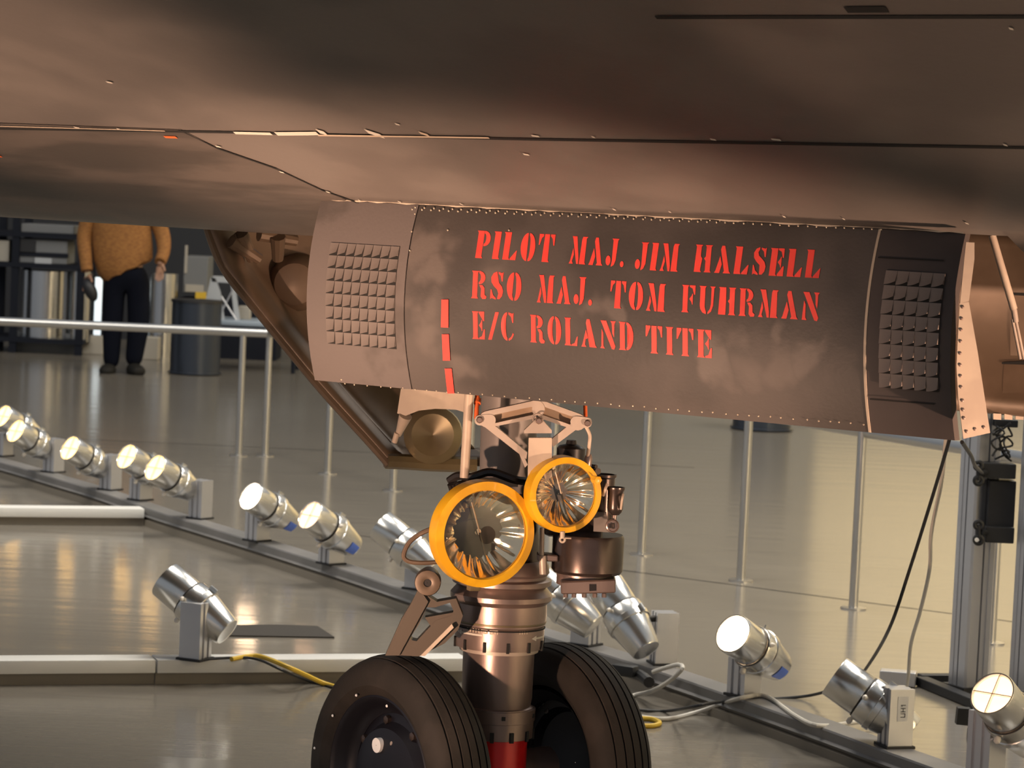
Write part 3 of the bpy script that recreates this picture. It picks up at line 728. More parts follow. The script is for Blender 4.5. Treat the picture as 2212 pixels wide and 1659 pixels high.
# ------------------------------------------------------------------ landing lamps
def landing_lamp(cx, cy, Y, R_, aim, deep, lab):
    c = P(cx, cy, Y); aim = Vector(aim).normalized(); Mx = zframe(c, aim)
    bm = NB(); r = R_
    lathe(bm, Mx, [(r*.82, .012), (r*.845, .018), (r*.99, .014), (r*1.0, .008), (r*1.0, -.030), (r*.94, -.036), (r*.86, -.034), (r*.82, .010)], 64, close=False)
    ring = obj('landing_lamp', bm, M['yellow'], air); ring['label'] = lab
    bm = NB(); n = 16; NN = 128; rg = []
    for i in range(n+1):
        q = i/n; rr = r*.86*(1-q*.97)
        rg.append([bm.verts.new(Mx @ Vector((rr*cos(2*pi*k/NN), rr*sin(2*pi*k/NN), .006-deep*(1-(1-q)**2)+.0034*(1-q)*(1-(1-q)**4)*(cos(2*pi*k*20/NN)+.6*cos(2*pi*k*7/NN+1)+.5*cos(2*pi*k*31/NN))))) for k in range(NN)])
    for A_, B_ in zip(rg[:-1], rg[1:]):
        for k in range(NN): bm.faces.new((A_[k], A_[(k+1) % NN], B_[(k+1) % NN], B_[k]))
    obj('reflector', bm, M['mirror'], ring, sharp=80)
    bm = NB(); lathe(bm, Mx, [(r*.86, .010)]+[(r*.86*cos(i*pi/16), .010+.014*sin(i*pi/16)) for i in range(1, 8)], 48, close=False); obj('lens', bm, M['lens'], ring, sharp=80)
    bm = NB(); cyl(bm, Mx @ Vector((0, 0, -deep*.92)), Mx @ Vector((0, 0, -deep*.55)), r*.07, r*.06, 16)
    for a in (pi*.6, pi*1.6): cyl(bm, Mx @ Vector((r*.6*cos(a), r*.6*sin(a), -deep*.45)), Mx @ Vector((0, 0, -deep*.4)), .0025, None, 6)
    obj('bulb', bm, M['bulb'], ring)
    bm = NB(); lathe(bm, Mx, [(r*.92, -.036), (r*.86, -.06), (r*.5, -deep-.03), (r*.2, -deep-.05)], 48, close=True); obj('lamp_shell', bm, M['dark'], ring)
    return ring, Mx
LA = (.40, -.90, -.02)
lampA, MA = landing_lamp(1044, 1153, 7.33, 116/880, LA, .060, 'large yellow-ringed landing lamp')
lampB, MB = landing_lamp(1218, 1068, 7.36, 83/878, (.34, -.93, -.02), .045, 'smaller yellow-ringed taxi lamp')
bm = NB(); box(bm, zframe(P(1023, 1268, 7.33), LA), .030, .018, .022, .003); obj('clamp', bm, M['olive'], lampA)
bm = NB(); cyl(bm, P(1215, 1148, 7.3), P(1215, 1163, 7.3), .006); cyl(bm, P(1215, 1162, 7.3), P(1234, 1163, 7.3), .002); torus(bm, zframe(P(1215, 1166, 7.3), (0, -1, 0)), .006, .003, 12, 6); obj('clasp', bm, M['tan'], lampB)
bm = NB(); lathe(bm, zframe(P(1291, 1037, 7.34), (.4, -.8, 0)), [(.010, -.02), (.010, .004), (.004, .006)], 6); obj('clamp_bolt', bm, M['yellow'], lampB)

# ------------------------------------------------------------------ brackets, rods, plumbing
Yb = 7.38
def pxframe(Y): return None
def pxprism(name, px, Y, th, mt, parent=None, bev=0.0, lab=None):
    bm = NB(); wprism(bm, [P(x, y, Y) for x, y in px], Vector((0, th, 0)))
    if bev: bmesh.ops.bevel(bm, geom=list(bm.edges), offset=bev, segments=1, affect='EDGES')
    o = obj(name, bm, M[mt], parent or air, flat=True)
    if lab: o['label'] = lab
    return o
def pxring(outer, inner, Y, th):
    """plate with a hole; outer and inner must have equal counts"""
    bm = NB(); n = len(outer)
    f0 = [bm.verts.new(P(x, y, Y)) for x, y in outer]; f1 = [bm.verts.new(P(x, y, Y)) for x, y in inner]
    b0 = [bm.verts.new(P(x, y, Y)+Vector((0, th, 0))) for x, y in outer]; b1 = [bm.verts.new(P(x, y, Y)+Vector((0, th, 0))) for x, y in inner]
    for i in range(n):
        j = (i+1) % n
        bm.faces.new((f0[i], f0[j], f1[j], f1[i])); bm.faces.new((b0[i], b0[j], b1[j], b1[i])); bm.faces.new((f0[i], f0[j], b0[j], b0[i])); bm.faces.new((f1[i], f1[j], b1[j], b1[i]))
    return bm
def slotpoly(x0, y0, x1, y1, r, n=8):
    a = math.atan2(y1-y0, x1-x0); out = []
    for i in range(n+1): t = a-pi/2+pi*i/n; out.append((x1+r*cos(t), y1+r*sin(t)))
    for i in range(n+1): t = a+pi/2+pi*i/n; out.append((x0+r*cos(t), y0+r*sin(t)))
    return out
def armpoly(x0, y0, r0, x1, y1, r1, n=8):
    a = math.atan2(y1-y0, x1-x0); out = []
    for i in range(n+1): t = a-pi/2+pi*i/n; out.append((x1+r1*cos(t), y1+r1*sin(t)))
    for i in range(n+1): t = a+pi/2+pi*i/n; out.append((x0+r0*cos(t), y0+r0*sin(t)))
    return out
# two upper arms with milled pockets
bm = pxring(armpoly(1053, 906, 18, 1158, 884, 19), slotpoly(1064, 906, 1147, 888, 9), Yb, .032); arm = obj('bracket_arm', bm, M['alu'], air, flat=True); arm['label'] = 'pale cast diamond bracket above the lamps'
obj('pocket_web', (lambda b: (wprism(b, [P(x, y, Yb+.022) for x, y in slotpoly(1064, 906, 1147, 888, 10)], Vector((0, .004, 0))), b)[1])(NB()), M['pocket'], arm, flat=True)
bm = pxring(armpoly(1168, 884, 19, 1248, 912, 18), slotpoly(1175, 888, 1243, 912, 9), Yb+.0015, .032); arm2 = obj('bracket_arm', bm, M['alu'], air, flat=True)
obj('pocket_web', (lambda b: (wprism(b, [P(x, y, Yb+.022) for x, y in slotpoly(1175, 888, 1243, 912, 10)], Vector((0, .004, 0))), b)[1])(NB()), M['pocket'], arm2, flat=True)
pxprism('bracket_eye', armpoly(1036, 908, 11, 1058, 908, 13), Yb-.002, .026, 'alu', arm); pxprism('bracket_eye', armpoly(1245, 912, 13, 1268, 913, 11), Yb-.002, .026, 'alu', arm2)
pxprism('bracket_link', [(1060, 918), (1072, 922), (1139, 978), (1137, 992), (1118, 978), (1044, 920)], Yb+.002, .03, 'alu', arm)
pxprism('bracket_link', [(1190, 950), (1232, 916), (1250, 924), (1194, 966)], Yb+.002, .03, 'alu', arm2)
pxprism('bracket_link', [(1118, 972), (1124, 970), (1140, 1004), (1134, 1010)], Yb+.004, .012, 'alu', arm)
bm = NB()
for x, y, Y in [(1036, 907, Yb-.004), (1269, 914, Yb-.004), (1164, 909, Yb-.032)]:
    lathe(bm, zframe(P(x, y, Y), (0, -1, 0)), [(.0085, -.01), (.0085, .004), (.006, .007), (.001, .007)], 8)
obj('bolt', bm, M['strut'], arm)
pxprism('triangle_bracket', [(1132, 930), (1160, 903), (1168, 903), (1192, 930), (1192, 936), (1132, 936)], Yb-.03, .03, 'alu')
bm = NB(); torus(bm, zframe(P(1162, 905, Yb-.015), (0, -1, 0)), .012, .0025, 20, 6); obj('wire_loop', bm, M['alu'], air)
pxprism('lamp_hanger', [(1142, 946), (1192, 946), (1192, 1030), (1150, 1060), (1139, 1060)], Yb-.02, .02, 'tan')
bm = NB(); cyl(bm, P(1014, 840, 7.42), P(1003, 1032, 7.42), .0115); obj('vertical_rod', bm, M['tan'], air)
bm = NB(); cyl(bm, P(1031, 850, 7.44), P(1029, 905, 7.42), .006); cyl(bm, P(1032, 862, 7.44), P(1031, 872, 7.43), .009); obj('hose', bm, M['orangechip'], air)
bm = NB(); cyl(bm, P(1264, 872, 7.44), P(1265, 908, 7.42), .005); obj('hose', bm, M['orangechip'], air)
bm = NB(); tube(bm, spline([P(1266, 922, 7.4), P(1274, 940, 7.4), P(1273, 960, 7.4), P(1269, 990, 7.42)], 5), .0045); obj('wire_lead', bm, M['tan'], air)
bm = NB(); lathe(bm, zframe(P(1270, 998, 7.42), (.1, 0, 1)), [(.008, -.02), (.010, -.01), (.010, .01), (.006, .02)], 12); obj('connector', bm, M['strut'], air)
# upper-right cluster
bm = NB(); lathe(bm, Matrix.Translation((*P(1233, 985, 7.55).xy, P(1233, 985, 7.55).z)), [(.036, -.06), (.036, .02), (.030, .026), (.014, .030), (.012, .04), (.002, .04)], 28); obj('reservoir_cap', bm, M['dark'], air)
bm = NB(); box(bm, zframe(P(1240, 1090, 7.6), AZ, (0, 1, 0)), .15, .10, .16, .015); obj('valve_body', bm, M['drum'], air)
bm = NB(); cyl(bm, P(1262, 1018, 7.5), P(1292, 1018, 7.42), .008); cyl(bm, P(1250, 1003, 7.5), P(1288, 1008, 7.45), .005); obj('pipe_stub', bm, M['drum'], air)
def cup(x, y0, y1, r, Y, mt, name):
    bm = NB(); a, b = P(x, y0, Y), P(x, y1, Y); Lz = a.z-b.z
    lathe(bm, Matrix.Translation(b), [(r*.55, 0), (r*.9, .008), (r, Lz*.25), (r, Lz-.01), (r*1.12, Lz-.006), (r*1.12, Lz), (r*.95, Lz), (r*.9, Lz*.4), (.001, Lz*.38)], 28); return obj(name, bm, M[mt], air)
cup(1298, 1024, 1140, .030, 7.5, 'drum', 'cylinder_cup'); cup(1328, 1052, 1112, .020, 7.42, 'drum', 'cylinder_cup')
bm = NB(); cyl(bm, P(1328, 1112, 7.42), P(1326, 1124, 7.42), .006); lathe(bm, zframe(P(1323, 1136, 7.41), (.2, -1, .1)), [(.017, -.004), (.017, .003), (.014, .005), (.013, .003), (.001, .003)], 24); disc = obj('tag_disc', bm, M['strut'], air)
bm = NB()
for dx in (-6, -1, 4): cyl(bm, P(1323+dx, 1131, 7.402), P(1323+dx, 1141, 7.402), .0014, None, 5)
for y in (1131, 1141): cyl(bm, P(1322, y, 7.402), P(1328, y, 7.402), .0012, None, 5)
obj('stamped_mark', bm, M['seam'], disc)
bm = NB(); tube(bm, spline([P(1311, 1046, 7.4), P(1307, 1058, 7.39), P(1303, 1070, 7.4)], 4), .004); tube(bm, spline([P(1346, 1068, 7.4), P(1344, 1078, 7.39), P(1341, 1100, 7.4)], 4), .003); obj('lock_wire', bm, M['tan'], air)
pxprism('shim_plate', [(1283, 1106), (1310, 1107), (1316, 1150), (1282, 1148)], 7.45, .01, 'strutmid')
# drum
cd = P(1270, 1190, 7.52)
bm = NB(); zz = [P(1270, y, 7.52).z for y in (1237, 1230, 1160, 1153)]
lathe(bm, Matrix.Translation((cd.x, cd.y, 0)), [(.084, zz[0]), (.090, zz[1]), (.090, zz[2]), (.086, zz[3])], 48); obj('steering_drum', bm, M['drum'], air)
bm = NB(); zz = [P(1265, y, 7.52).z for y in (1262, 1236)]; lathe(bm, Matrix.Translation((cd.x-.006, cd.y, 0)), [(.070, zz[0]), (.070, zz[1])], 40); obj('drum_boss', bm, M['strut'], air)
pxprism('lower_clamp', [(1211, 1257), (1330, 1252), (1330, 1281), (1212, 1284)], 7.43, .12, 'strut', bev=.003)
pxprism('clamp_slot', [(1273, 1262), (1288, 1262), (1288, 1276), (1273, 1277)], 7.4285, .004, 'dark')
bm = NB()
for x in (1222, 1240, 1262, 1285, 1305): lathe(bm, Matrix.Translation(P(x, 1287, 7.46)), [(.006, -.004), (.006, .006)], 6)
for x in (1170, 1176): lathe(bm, zframe(P(x, 1231, 7.5), (0, -1, 0)), [(.005, -.01), (.005, .004)], 6)
obj('clamp_nut', bm, M['strut'], air)
pxprism('torque_link', [(1160, 1196), (1206, 1200), (1206, 1214), (1160, 1212)], 7.46, .05, 'strut', bev=.003)
bm = NB(); cyl(bm, P(1171, 1140, 7.46), P(1170, 1200, 7.46), .006); cyl(bm, P(1172, 1200, 7.46), P(1174, 1240, 7.46), .01); obj('link_pin', bm, M['alu'], air)
bm = NB(); tube(bm, spline([P(970, 1040, 7.45), P(990, 1028, 7.44), P(1020, 1030, 7.42), P(1060, 1020, 7.42), P(1110, 1036, 7.42), P(1140, 1040, 7.45)], 6), .011)
for i in range(7): cyl(bm, P(972+i*7, 1046-i*1.5, 7.43), P(978+i*6, 1064-i*2, 7.44), .007)
obj('hydraulic_fitting', bm, M['dark'], air)
pxprism('clamp_band', [(1040, 1032), (1118, 1034), (1119, 1052), (1042, 1050)], 7.50, .02, 'tan')
# cable loop left of the big lamp
bm = NB(); tube(bm, spline([P(940, 1140, 7.4), P(910, 1152, 7.42), P(884, 1172, 7.42), P(872, 1200, 7.42), P(884, 1213, 7.42), P(915, 1216, 7.42), P(945, 1214, 7.42)], 7), .006); obj('lamp_lead', bm, M['brown'], air)
# scissor link
Yt = 7.46
bm = NB(); lathe(bm, frame(P(924, 1258, Yt), (1, 0, 0), (-.75, -.65, 0)), [(.010, .012), (.018, .014), (.031, .012), (.033, .006), (.033, -.03), (.026, -.032), (.026, -.11)], 32, close=False); obj('scissor_pivot', bm, M['brown'], air)
bm = NB(); lathe(bm, frame(P(924, 1258, Yt), (1, 0, 0), (-.75, -.65, 0)), [(.012, -.09), (.012, .009), (.001, .009)], 20, close=False); obj('pivot_pin', bm, M['dark'], air)
bm = pxring([(905, 1275), (944, 1300), (985, 1293), (1000, 1330), (990, 1360), (960, 1390), (905, 1418), (868, 1416), (832, 1416), (866, 1340)],
            [(922, 1312), (940, 1312), (972, 1302), (980, 1320), (975, 1330), (942, 1340), (900, 1385), (890, 1383), (886, 1378), (905, 1348)], Yt, .05); obj('scissor_link', bm, M['scissor'], air, flat=True)
pxprism('scissor_edge', [(905, 1270), (925, 1300), (862, 1416), (832, 1416)], Yt-.01, .03, 'scissor')
pxprism('scissor_web', [(918, 1334), (985, 1322), (990, 1345), (930, 1352)], Yt+.002, .04, 'scissor')
pxprism('scissor_strap', [(908, 1417), (918, 1417), (980, 1356), (976, 1348)], Yt-.02, .012, 'tan')

# ------------------------------------------------------------------ lighting track on the floor
TZ = .09
tp = [F(x, y) for x, y in [(-260, 960), (0, 1033), (100, 1064), (200, 1095), (330, 1142), (480, 1190), (700, 1262), (880, 1325), (1010, 1370), (1180, 1427), (1411, 1502), (1740, 1621), (1900, 1682), (2150, 1775)]]
tps = spline(tp, 5)
tr = empty('light_track', tp[3], 'curved grey floor track carrying the silver spotlights', 'track')
bm = NB(); sweep(bm, tps, [(0, .048), (-.012, .055), (-.012, TZ-.006), (-.016, TZ), (-.12, TZ), (-.125, TZ-.006), (-.125, .05)]); obj('track_cap', bm, M['track'], tr, sharp=25)
bm = NB(); sweep(bm, tps, [(.004, 0), (.002, .03), (-.016, .034), (-.016, .05), (-.11, .05), (-.12, 0)]); obj('track_base', bm, M['tracklow'], tr, sharp=25)
def beam(a, b, seams, label):
    p, q = F(*a), F(*b); d = (q-p).normalized(); bk = Vector((0, 0, 1)).cross(d); rt = empty('floor_beam', (p+q)/2, label, 'beam')
    xs = [p]+[F(*s) for s in seams]+[q]
    for i in range(len(xs)-1):
        u, v = xs[i], xs[i+1]; L = (v-u).dot(d); bm = NB(); c = u+d*(L/2)+bk*.06+AZ*.066
        box(bm, frame(c, d, AZ), L-.006, .12, .048, .003); obj('white_fascia', bm, M['beam'], rt)
        bm = NB(); c = u+d*(L/2)+bk*.075+AZ*.021; box(bm, frame(c, d, AZ), L, .11, .042); obj('beam_base', bm, M['tracklow'], rt, flat=True)
beam((-200, 1484), (1010, 1474), [(337, 1480)], 'white floor beam in the foreground beside the front tyre')
beam((-200, 1133), (312, 1137), [], 'short white floor beam meeting the track at far left')
bm = NB(); prs = [F(x, y, .0) for x, y in [(498, 1353), (600, 1352), (686, 1355), (722, 1379), (474, 1375)]]; wprism(bm, prs, Vector((0, 0, .006)))
tag(obj('floor_plate', bm, M['plate'], flat=True), 'dark flat plate lying on the floor behind the foreground spotlight', 'plate')

# ------------------------------------------------------------------ spotlights on the track
def spot_proto():
    me = {}
    def keep(name, bm, mt, sharp=30):
        m_ = bpy.data.meshes.new(name); bmesh.ops.recalc_face_normals(bm, faces=bm.faces); bm.to_mesh(m_); bm.free()
        m_.polygons.foreach_set('use_smooth', [True]*len(m_.polygons)); m_.set_sharp_from_angle(angle=rad(sharp)); m_.materials.append(M[mt]); me[name] = m_
    bm = NB(); lathe(bm, Matrix(), [(.040, -.148), (.044, -.15), (.046, -.145), (.064, -.04), (.064, -.03)], 40, close=False); 
    lathe(bm, Matrix(), [(.001, -.149), (.042, -.149)], 40, close=False); keep('rear_cone', bm, 'can')
    bm = NB(); lathe(bm, Matrix(), [(.064, -.034), (.069, -.032), (.070, -.012), (.067, -.010), (.066, .030), (.064, .034), (.060, .034)], 40, close=False); keep('collar', bm, 'can')
    bm = NB(); lathe(bm, Matrix(), [(.062, .028), (.061, .040)], 40, close=False); keep('gap_ring', bm, 'candark')
    bm = NB(); lathe(bm, Matrix(), [(.058, .034), (.0595, .038), (.0595, .146), (.058, .150), (.055, .150), (.053, .146), (.048, .09)], 40, close=False); keep('snoot', bm, 'can')
    bm = NB(); lathe(bm, Matrix(), [(.001, .134), (.053, .140)], 40, close=False); keep('lens', bm, 'lit')
    bm = NB()
    for a in (0, pi/2): box(bm, Matrix.Rotation(a, 4, 'Z') @ Matrix.Translation((0, 0, .143)), .106, .0022, .012)
    keep('baffle', bm, 'can')
    bm = NB(); lathe(bm, zframe((0, -.068, .03), (0, -1, 0)), [(.007, 0), (.009, .004), (.009, .014), (.003, .018)], 12); keep('thumb_screw', bm, 'knob')
    bm = NB(); lathe(bm, zframe((.066, .015, .03), (1, .2, 0)), [(.006, 0), (.008, .004), (.003, .014)], 12); keep('side_screw', bm, 'knob')
    bm = NB(); box(bm, Matrix.Translation((0, .074, -.02)), .006, .014, .03); keep('fin', bm, 'can')
    return me
SM = spot_proto()
def post_mesh(h):
    """square aluminium extrusion with grooves, and a dark foot"""
    bm = NB(); a = .042; g = .007
    right = [(a, -a), (a, -.024), (a-g, -.024), (a-g, -.010), (a, -.010), (a, .010), (a-g, .010), (a-g, .024), (a, .024), (a, a)]
    sec = right+[(-x, -y) for x, y in right]
    prism(bm, Matrix(), sec, h, .008); return bm
def spotlight(base, top, can, aim, lit, label, rz=35, z0=TZ, tagtxt=False, tape=False, power=60, Yo=-.05, cone=34):
    b = F(*base, z0); h = P(base[0], top, b.y).z-z0
    return spot_at(b, h, P(can[0], can[1], b.y+Yo), aim, lit, label, rz, tagtxt, tape, power, cone)
def spot_at(b, h, c, aim, lit, label, rz=35, tagtxt=False, tape=False, power=60, cone=34, blend=.8):
    r = empty('spotlight', b, label, 'spotlight', 'aluminium spotlights round the aircraft'); r.rotation_euler = (0, 0, rad(rz))
    bm = post_mesh(h); obj('post', bm, M['ext'], r, local=True, flat=True)
    bm = NB(); prism(bm, Matrix(), [(-.05, -.05), (.05, -.05), (.05, .05), (-.05, .05)], .009, -.001); obj('foot', bm, M['blackrub'], r, local=True, flat=True)
    WM[r] = Matrix.Translation(b) @ Matrix.Rotation(rad(rz), 4, 'Z')
    aimv = Vector(aim).normalized()
    body = link('lamp_can', SM['collar'], r); cm = zframe(c, aimv); body.matrix_basis = cm @ Matrix.Diagonal((1.2, 1.2, 1.02, 1))
    for k in ('rear_cone', 'gap_ring', 'snoot', 'baffle', 'thumb_screw', 'side_screw', 'fin', 'lens'):
        q = bpy.data.objects.new(k, SM[k]); COL.objects.link(q); q.parent = body
        if k == 'lens':
            q.material_slots[0].link = 'OBJECT'; q.material_slots[0].material = M[lit]
    bm = NB(); pt = b+AZ*(h*.9); cyl(bm, pt, c, .012); obj('arm', bm, M['candark'], r)
    if tape:
        bm = NB(); lathe(bm, cm, [(.0590, -.142), (.0700, -.085)], 8, rad(tape), rad(tape+45), close=False); obj('blue_tape', bm, M['blue'], r)
    if tagtxt:
        tagpanel(r, h)
    l = bpy.data.lights.new('spot_beam', 'SPOT'); l.energy = power; l.color = WARM; l.spot_size = rad(cone); l.spot_blend = blend; l.shadow_soft_size = .04
    lo = bpy.data.objects.new('spot_beam', l); COL.objects.link(lo); lo.location = c+aimv*.155; lo.rotation_euler = aimv.to_track_quat('-Z', 'Y').to_euler()
    return r
def tagpanel(r, h):
    # small printed label on the camera side of the post: reads UH1, turned on its side
    a = .0425
    bm = NB(); wbox(bm, -.016, .020, -a-.0012, -a, h*.48, h*.92); lb = obj('label_sticker', bm, M['label'], r, local=True, flat=True)
    bm = NB(); y = -a-.002; x0, x1 = -.004, .010; z = h*.56; s = h*.075
    def seg(xa, za, xb, zb):
        wbox(bm, min(xa, xb)-.0012, max(xa, xb)+.0012, y, y+.0008, min(za, zb)-.0012, max(za, zb)+.0012)
    seg(x0, z, x1-.002, z); seg(x0, z+s*.8, x1-.002, z+s*.8); seg(x1, z, x1, z+s*.8)          # U
    z += s*1.25; seg(x0, z, x1, z); seg(x0, z+s*.8, x1, z+s*.8); seg((x0+x1)/2, z, (x0+x1)/2, z+s*.8)  # H
    z += s*1.25; seg(x0, z+s*.3, x1, z+s*.3); seg(x0+.002, z+.001, x0+.002, z+.002)              # 1
    o = obj('label_print', bm, M['ink'], lb, local=True, flat=True)
TO = (-.60, -.66, .45); AW = (-.78, .30, .55)
spotlight((6, 985), 938, (44, 922), TO, 'lityel', 'lit silver spotlight at the far left end of the track, behind another', rz=55, power=40)
spotlight((115, 1020), 950, (74, 955), TO, 'lityel', 'lit silver spotlight second from the left end of the track', rz=55, power=40)
spotlight((238, 1058), 985, (192, 993), TO, 'lityel', 'lit silver spotlight standing alone, third from left on the track', rz=55, power=40)
spotlight((303, 1080), 1036, (315, 1012), TO, 'lityel', 'lit spotlight partly hidden behind the one with a brownish square post', rz=50, power=40)
spotlight((432, 1120), 1040, (378, 1037), TO, 'lityel', 'lit spotlight in front of a tall square post above the short white beam', rz=55, power=40)
spotlight((555, 1168), 1108, (586, 1100), TO, 'lit', 'brightly glowing spotlight left of the dim one on the track', rz=48, power=60, tape=-60)
spotlight((715, 1218), 1158, (716, 1146), (-.62, -.60, .50), 'litpink', 'dim pink spotlight with blue tape between the bright one and the lamp lead', rz=40, power=40, tape=-50)
spotlight((902, 1272), 1180, (880, 1182), AW, 'lit', 'spotlight turned away behind the large yellow landing lamp', rz=-30)
spotlight((421, 1424), 1305, (424, 1308), AW, 'lit', 'spotlight standing on the foreground white beam', rz=-25, Yo=.07)
spotlight((1264, 1393), 1262, (1216, 1300), AW, 'lit', 'spotlight hidden behind the nose leg, its labelled post showing', rz=-35, tagtxt=True)
spotlight((1432, 1434), 1326, (1352, 1335), (-.50, .50, .68), 'lit', 'spotlight turned away with its rear cone facing us, right of the leg', rz=14)
spotlight((1606, 1502), 1425, (1633, 1404), TO, 'lit', 'brightly glowing spotlight with blue tape at right, near the black cable', rz=42, tape=-60, power=60)
spotlight((1932, 1612), 1490, (1886, 1520), (-.82, .22, .52), 'lit', 'unlit-looking spotlight behind a labelled post where the black cable ends', rz=18, tagtxt=True, Yo=.06)
spotlight((2126, 1700), 1540, (2186, 1552), (-.52, -.62, .58), 'litpink', 'spotlight cut off by the right edge of the picture', rz=45, power=40, tape=60)

# lamps of the same set on the near side of the aircraft, below the picture
def near_spot(s, v, target, power, cone, label, blend=.9):
    b = S+AU*s+AN*v; c = b+AZ*.24+Vector((.08, .06, 0)); spot_at(b, .2, c, target-c, 'lit', label, power=power, cone=cone, blend=blend)
near_spot(-1.5, 2.6, S+AU*-.8+AN*.95+AZ*2.03, 300, 42, 'spotlight on the near side of the nose gear, aimed at the rear belly')
near_spot(-.7, 3.2, S+AU*-.3+AN*.5+AZ*1.68, 330, 25, 'spotlight on the near side of the nose gear, aimed at the gear door')
near_spot(.2, 3.1, S+AU*.25+AN*.3+AZ*1.22, 480, 50, 'spotlight on the near side of the nose gear, aimed at the leg')
near_spot(2.3, 2.6, S+AU*2.0+AN*1.3+AZ*2.15, 60, 40, 'spotlight on the near side of the nose gear, aimed at the forward belly', .4)
near_spot(3.7, .6, S+AU*1.2+AN*.1+AZ*1.45, 800, 32, 'spotlight ahead of the nose gear, aimed back at the doors')

# ------------------------------------------------------------------ barrier rail
RZ = .80
pb = [F(x, y) for x, y in [(572, 985), (707, 1023), (848, 1060)]]+[None, None]+[F(x, y) for x, y in [(1385, 1198), (1600, 1255), (1843, 1315), (2140, 1390)]]
pb[3] = pb[2].lerp(pb[5], 1/3); pb[4] = pb[2].lerp(pb[5], 2/3)
def railing(posts, ends, label):
    r = empty('barrier_rail', posts[0], label, 'railing')
    for p in posts:
        bm = NB(); cyl(bm, p, p+AZ*RZ, .021, None, 16); po = obj('post', bm, M['railst'], r)
        bm = NB(); lathe(bm, Matrix.Translation(p), [(.058, 0), (.058, .006), (.022, .010)], 24); obj('base_flange', bm, M['railst'], po)
    bm = NB(); cyl(bm, ends[0]+AZ*RZ, ends[1]+AZ*RZ, .028, None, 20); obj('handrail', bm, M['railst'], r)
d = (pb[8]-pb[0]).normalized(); railing(pb, (pb[0]-d*.05, pb[8]+d*.3), 'steel barrier rail running behind the nose gear to the right')
p0 = F(515, 985); e0 = P(-40, 694, 19.3); e0.z = 0; dl = (p0-e0).normalized()
railing([p0, e0-dl*1.2], (e0-dl*1.2, p0+dl*.155), 'steel barrier rail section on the left in front of the person')

# ------------------------------------------------------------------ columns and black equipment on the right
def column(x, y, wd, label, top=2.6):
    b = F(x, y); a = wd/2; r = empty('extrusion_column', b, label, 'column', 'aluminium columns at right')
    prof = [(-a+.008, -a), (-.026, -a), (-.026, -a+.003), (-.004, -a+.003), (-.004, -a+.016), (.004, -a+.016), (.004, -a+.003), (.026, -a+.003), (.026, -a), (a-.008, -a)]
    sec = []
    for k in range(4):
        c, s_ = cos(k*pi/2), sin(k*pi/2); sec += [(px*c-py*s_, px*s_+py*c) for px, py in prof]
    bm = NB(); prism(bm, Matrix.Translation(b) @ Matrix.Rotation(rad(28), 4, 'Z'), sec, top, .02); obj('shaft', bm, M['ext'], r, flat=True)
    bm = NB(); box(bm, Matrix.Translation(b+AZ*.012) @ Matrix.Rotation(rad(28), 4, 'Z'), wd*1.25, wd*1.25, .024); obj('base_plate', bm, M['blackrub'], r, flat=True)
    return b
cA = column(2090, 1492, .112, 'silver grooved column with clamps, right of the gear door', 1.66)
cB = column(2220, 1512, .112, 'silver grooved column at the right edge of the picture', 1.66)
bm = NB(); p, q = F(1990, 1482), F(2130, 1540); box(bm, frame((p+q)/2+AZ*.02, q-p, AZ), (q-p).length, .05, .035, .003)
p2, q2 = F(1985, 1477), F(2120, 1477); box(bm, frame((p2+q2)/2+AZ*.02, q2-p2, AZ), (q2-p2).length, .05, .035, .003)
tag(obj('floor_stand', bm, M['blackrub'], flat=True), 'black steel foot frame on the floor under the silver column', 'base')
bm = NB(); p, q = F(1900, 1478), F(1978, 1484); box(bm, frame((p+q)/2+AZ*.03, q-p, AZ), (q-p).length, .07, .055, .004)
tag(obj('aluminium_foot', bm, M['ext'], flat=True), 'pale aluminium bar on the floor left of the black foot', 'bar')
Yc = cA.y-.10
eq = empty('projector_box', (P(2160, 1100, Yc).x, Yc, P(2160, 1172, Yc).z), 'black equipment box clamped between the two silver columns', 'equipment')
def pxb(name, x0, x1, y0, y1, Y, th, mt, parent, bev=.004):
    p, q = P(x0, y1, Y), P(x1, y0, Y); bm = NB(); wbox(bm, p.x, q.x, Y, Y+th, p.z, q.z, bev); return obj(name, bm, M[mt], parent, flat=True)
pxb('housing', 2130, 2196, 1040, 1165, Yc, .14, 'boxd', eq); pxb('bracket', 2120, 2196, 1003, 1032, Yc-.03, .12, 'blackrub', eq); pxb('lower_bracket', 2128, 2192, 1140, 1172, Yc-.03, .1, 'blackrub', eq)
for y in (1022, 1150):
    bm = NB(); a = P(2118, y, Yc-.05); torus(bm, zframe(P(2114, y-16, Yc-.05), (0, -1, 0)), .014, .008, 18, 8); torus(bm, zframe(P(2114, y+16, Yc-.05), (0, -1, 0)), .014, .009, 18, 8); cyl(bm, P(2114, y-16, Yc-.05), P(2114, y+16, Yc-.05), .009); cyl(bm, a, P(2140, y, Yc), .012); cl = obj('pipe_clamp', bm, M['blackrub'], eq)
bm = NB(); lathe(bm, zframe(P(2110, 1166, Yc-.062), (0, -1, 0)), [(.008, -.002), (.008, .003), (.001, .003)], 14); obj('clamp_screw', bm, M['label'], eq)
bm = NB()
random.seed(3)
for k in range(5):
    pts = [P(2148+random.uniform(-6, 40), 920+i*14+random.uniform(-8, 8), Yc+random.uniform(-.03, .03)) for i in range(6)]; tube(bm, spline(pts, 4), .004, 6)
tag(obj('cable_bundle', bm, M['blackrub']), 'tangled black cables hanging above the black equipment box', 'cable')
pxb('top_plate', 2150, 2200, 908, 922, Yc, .1, 'boxd', eq)
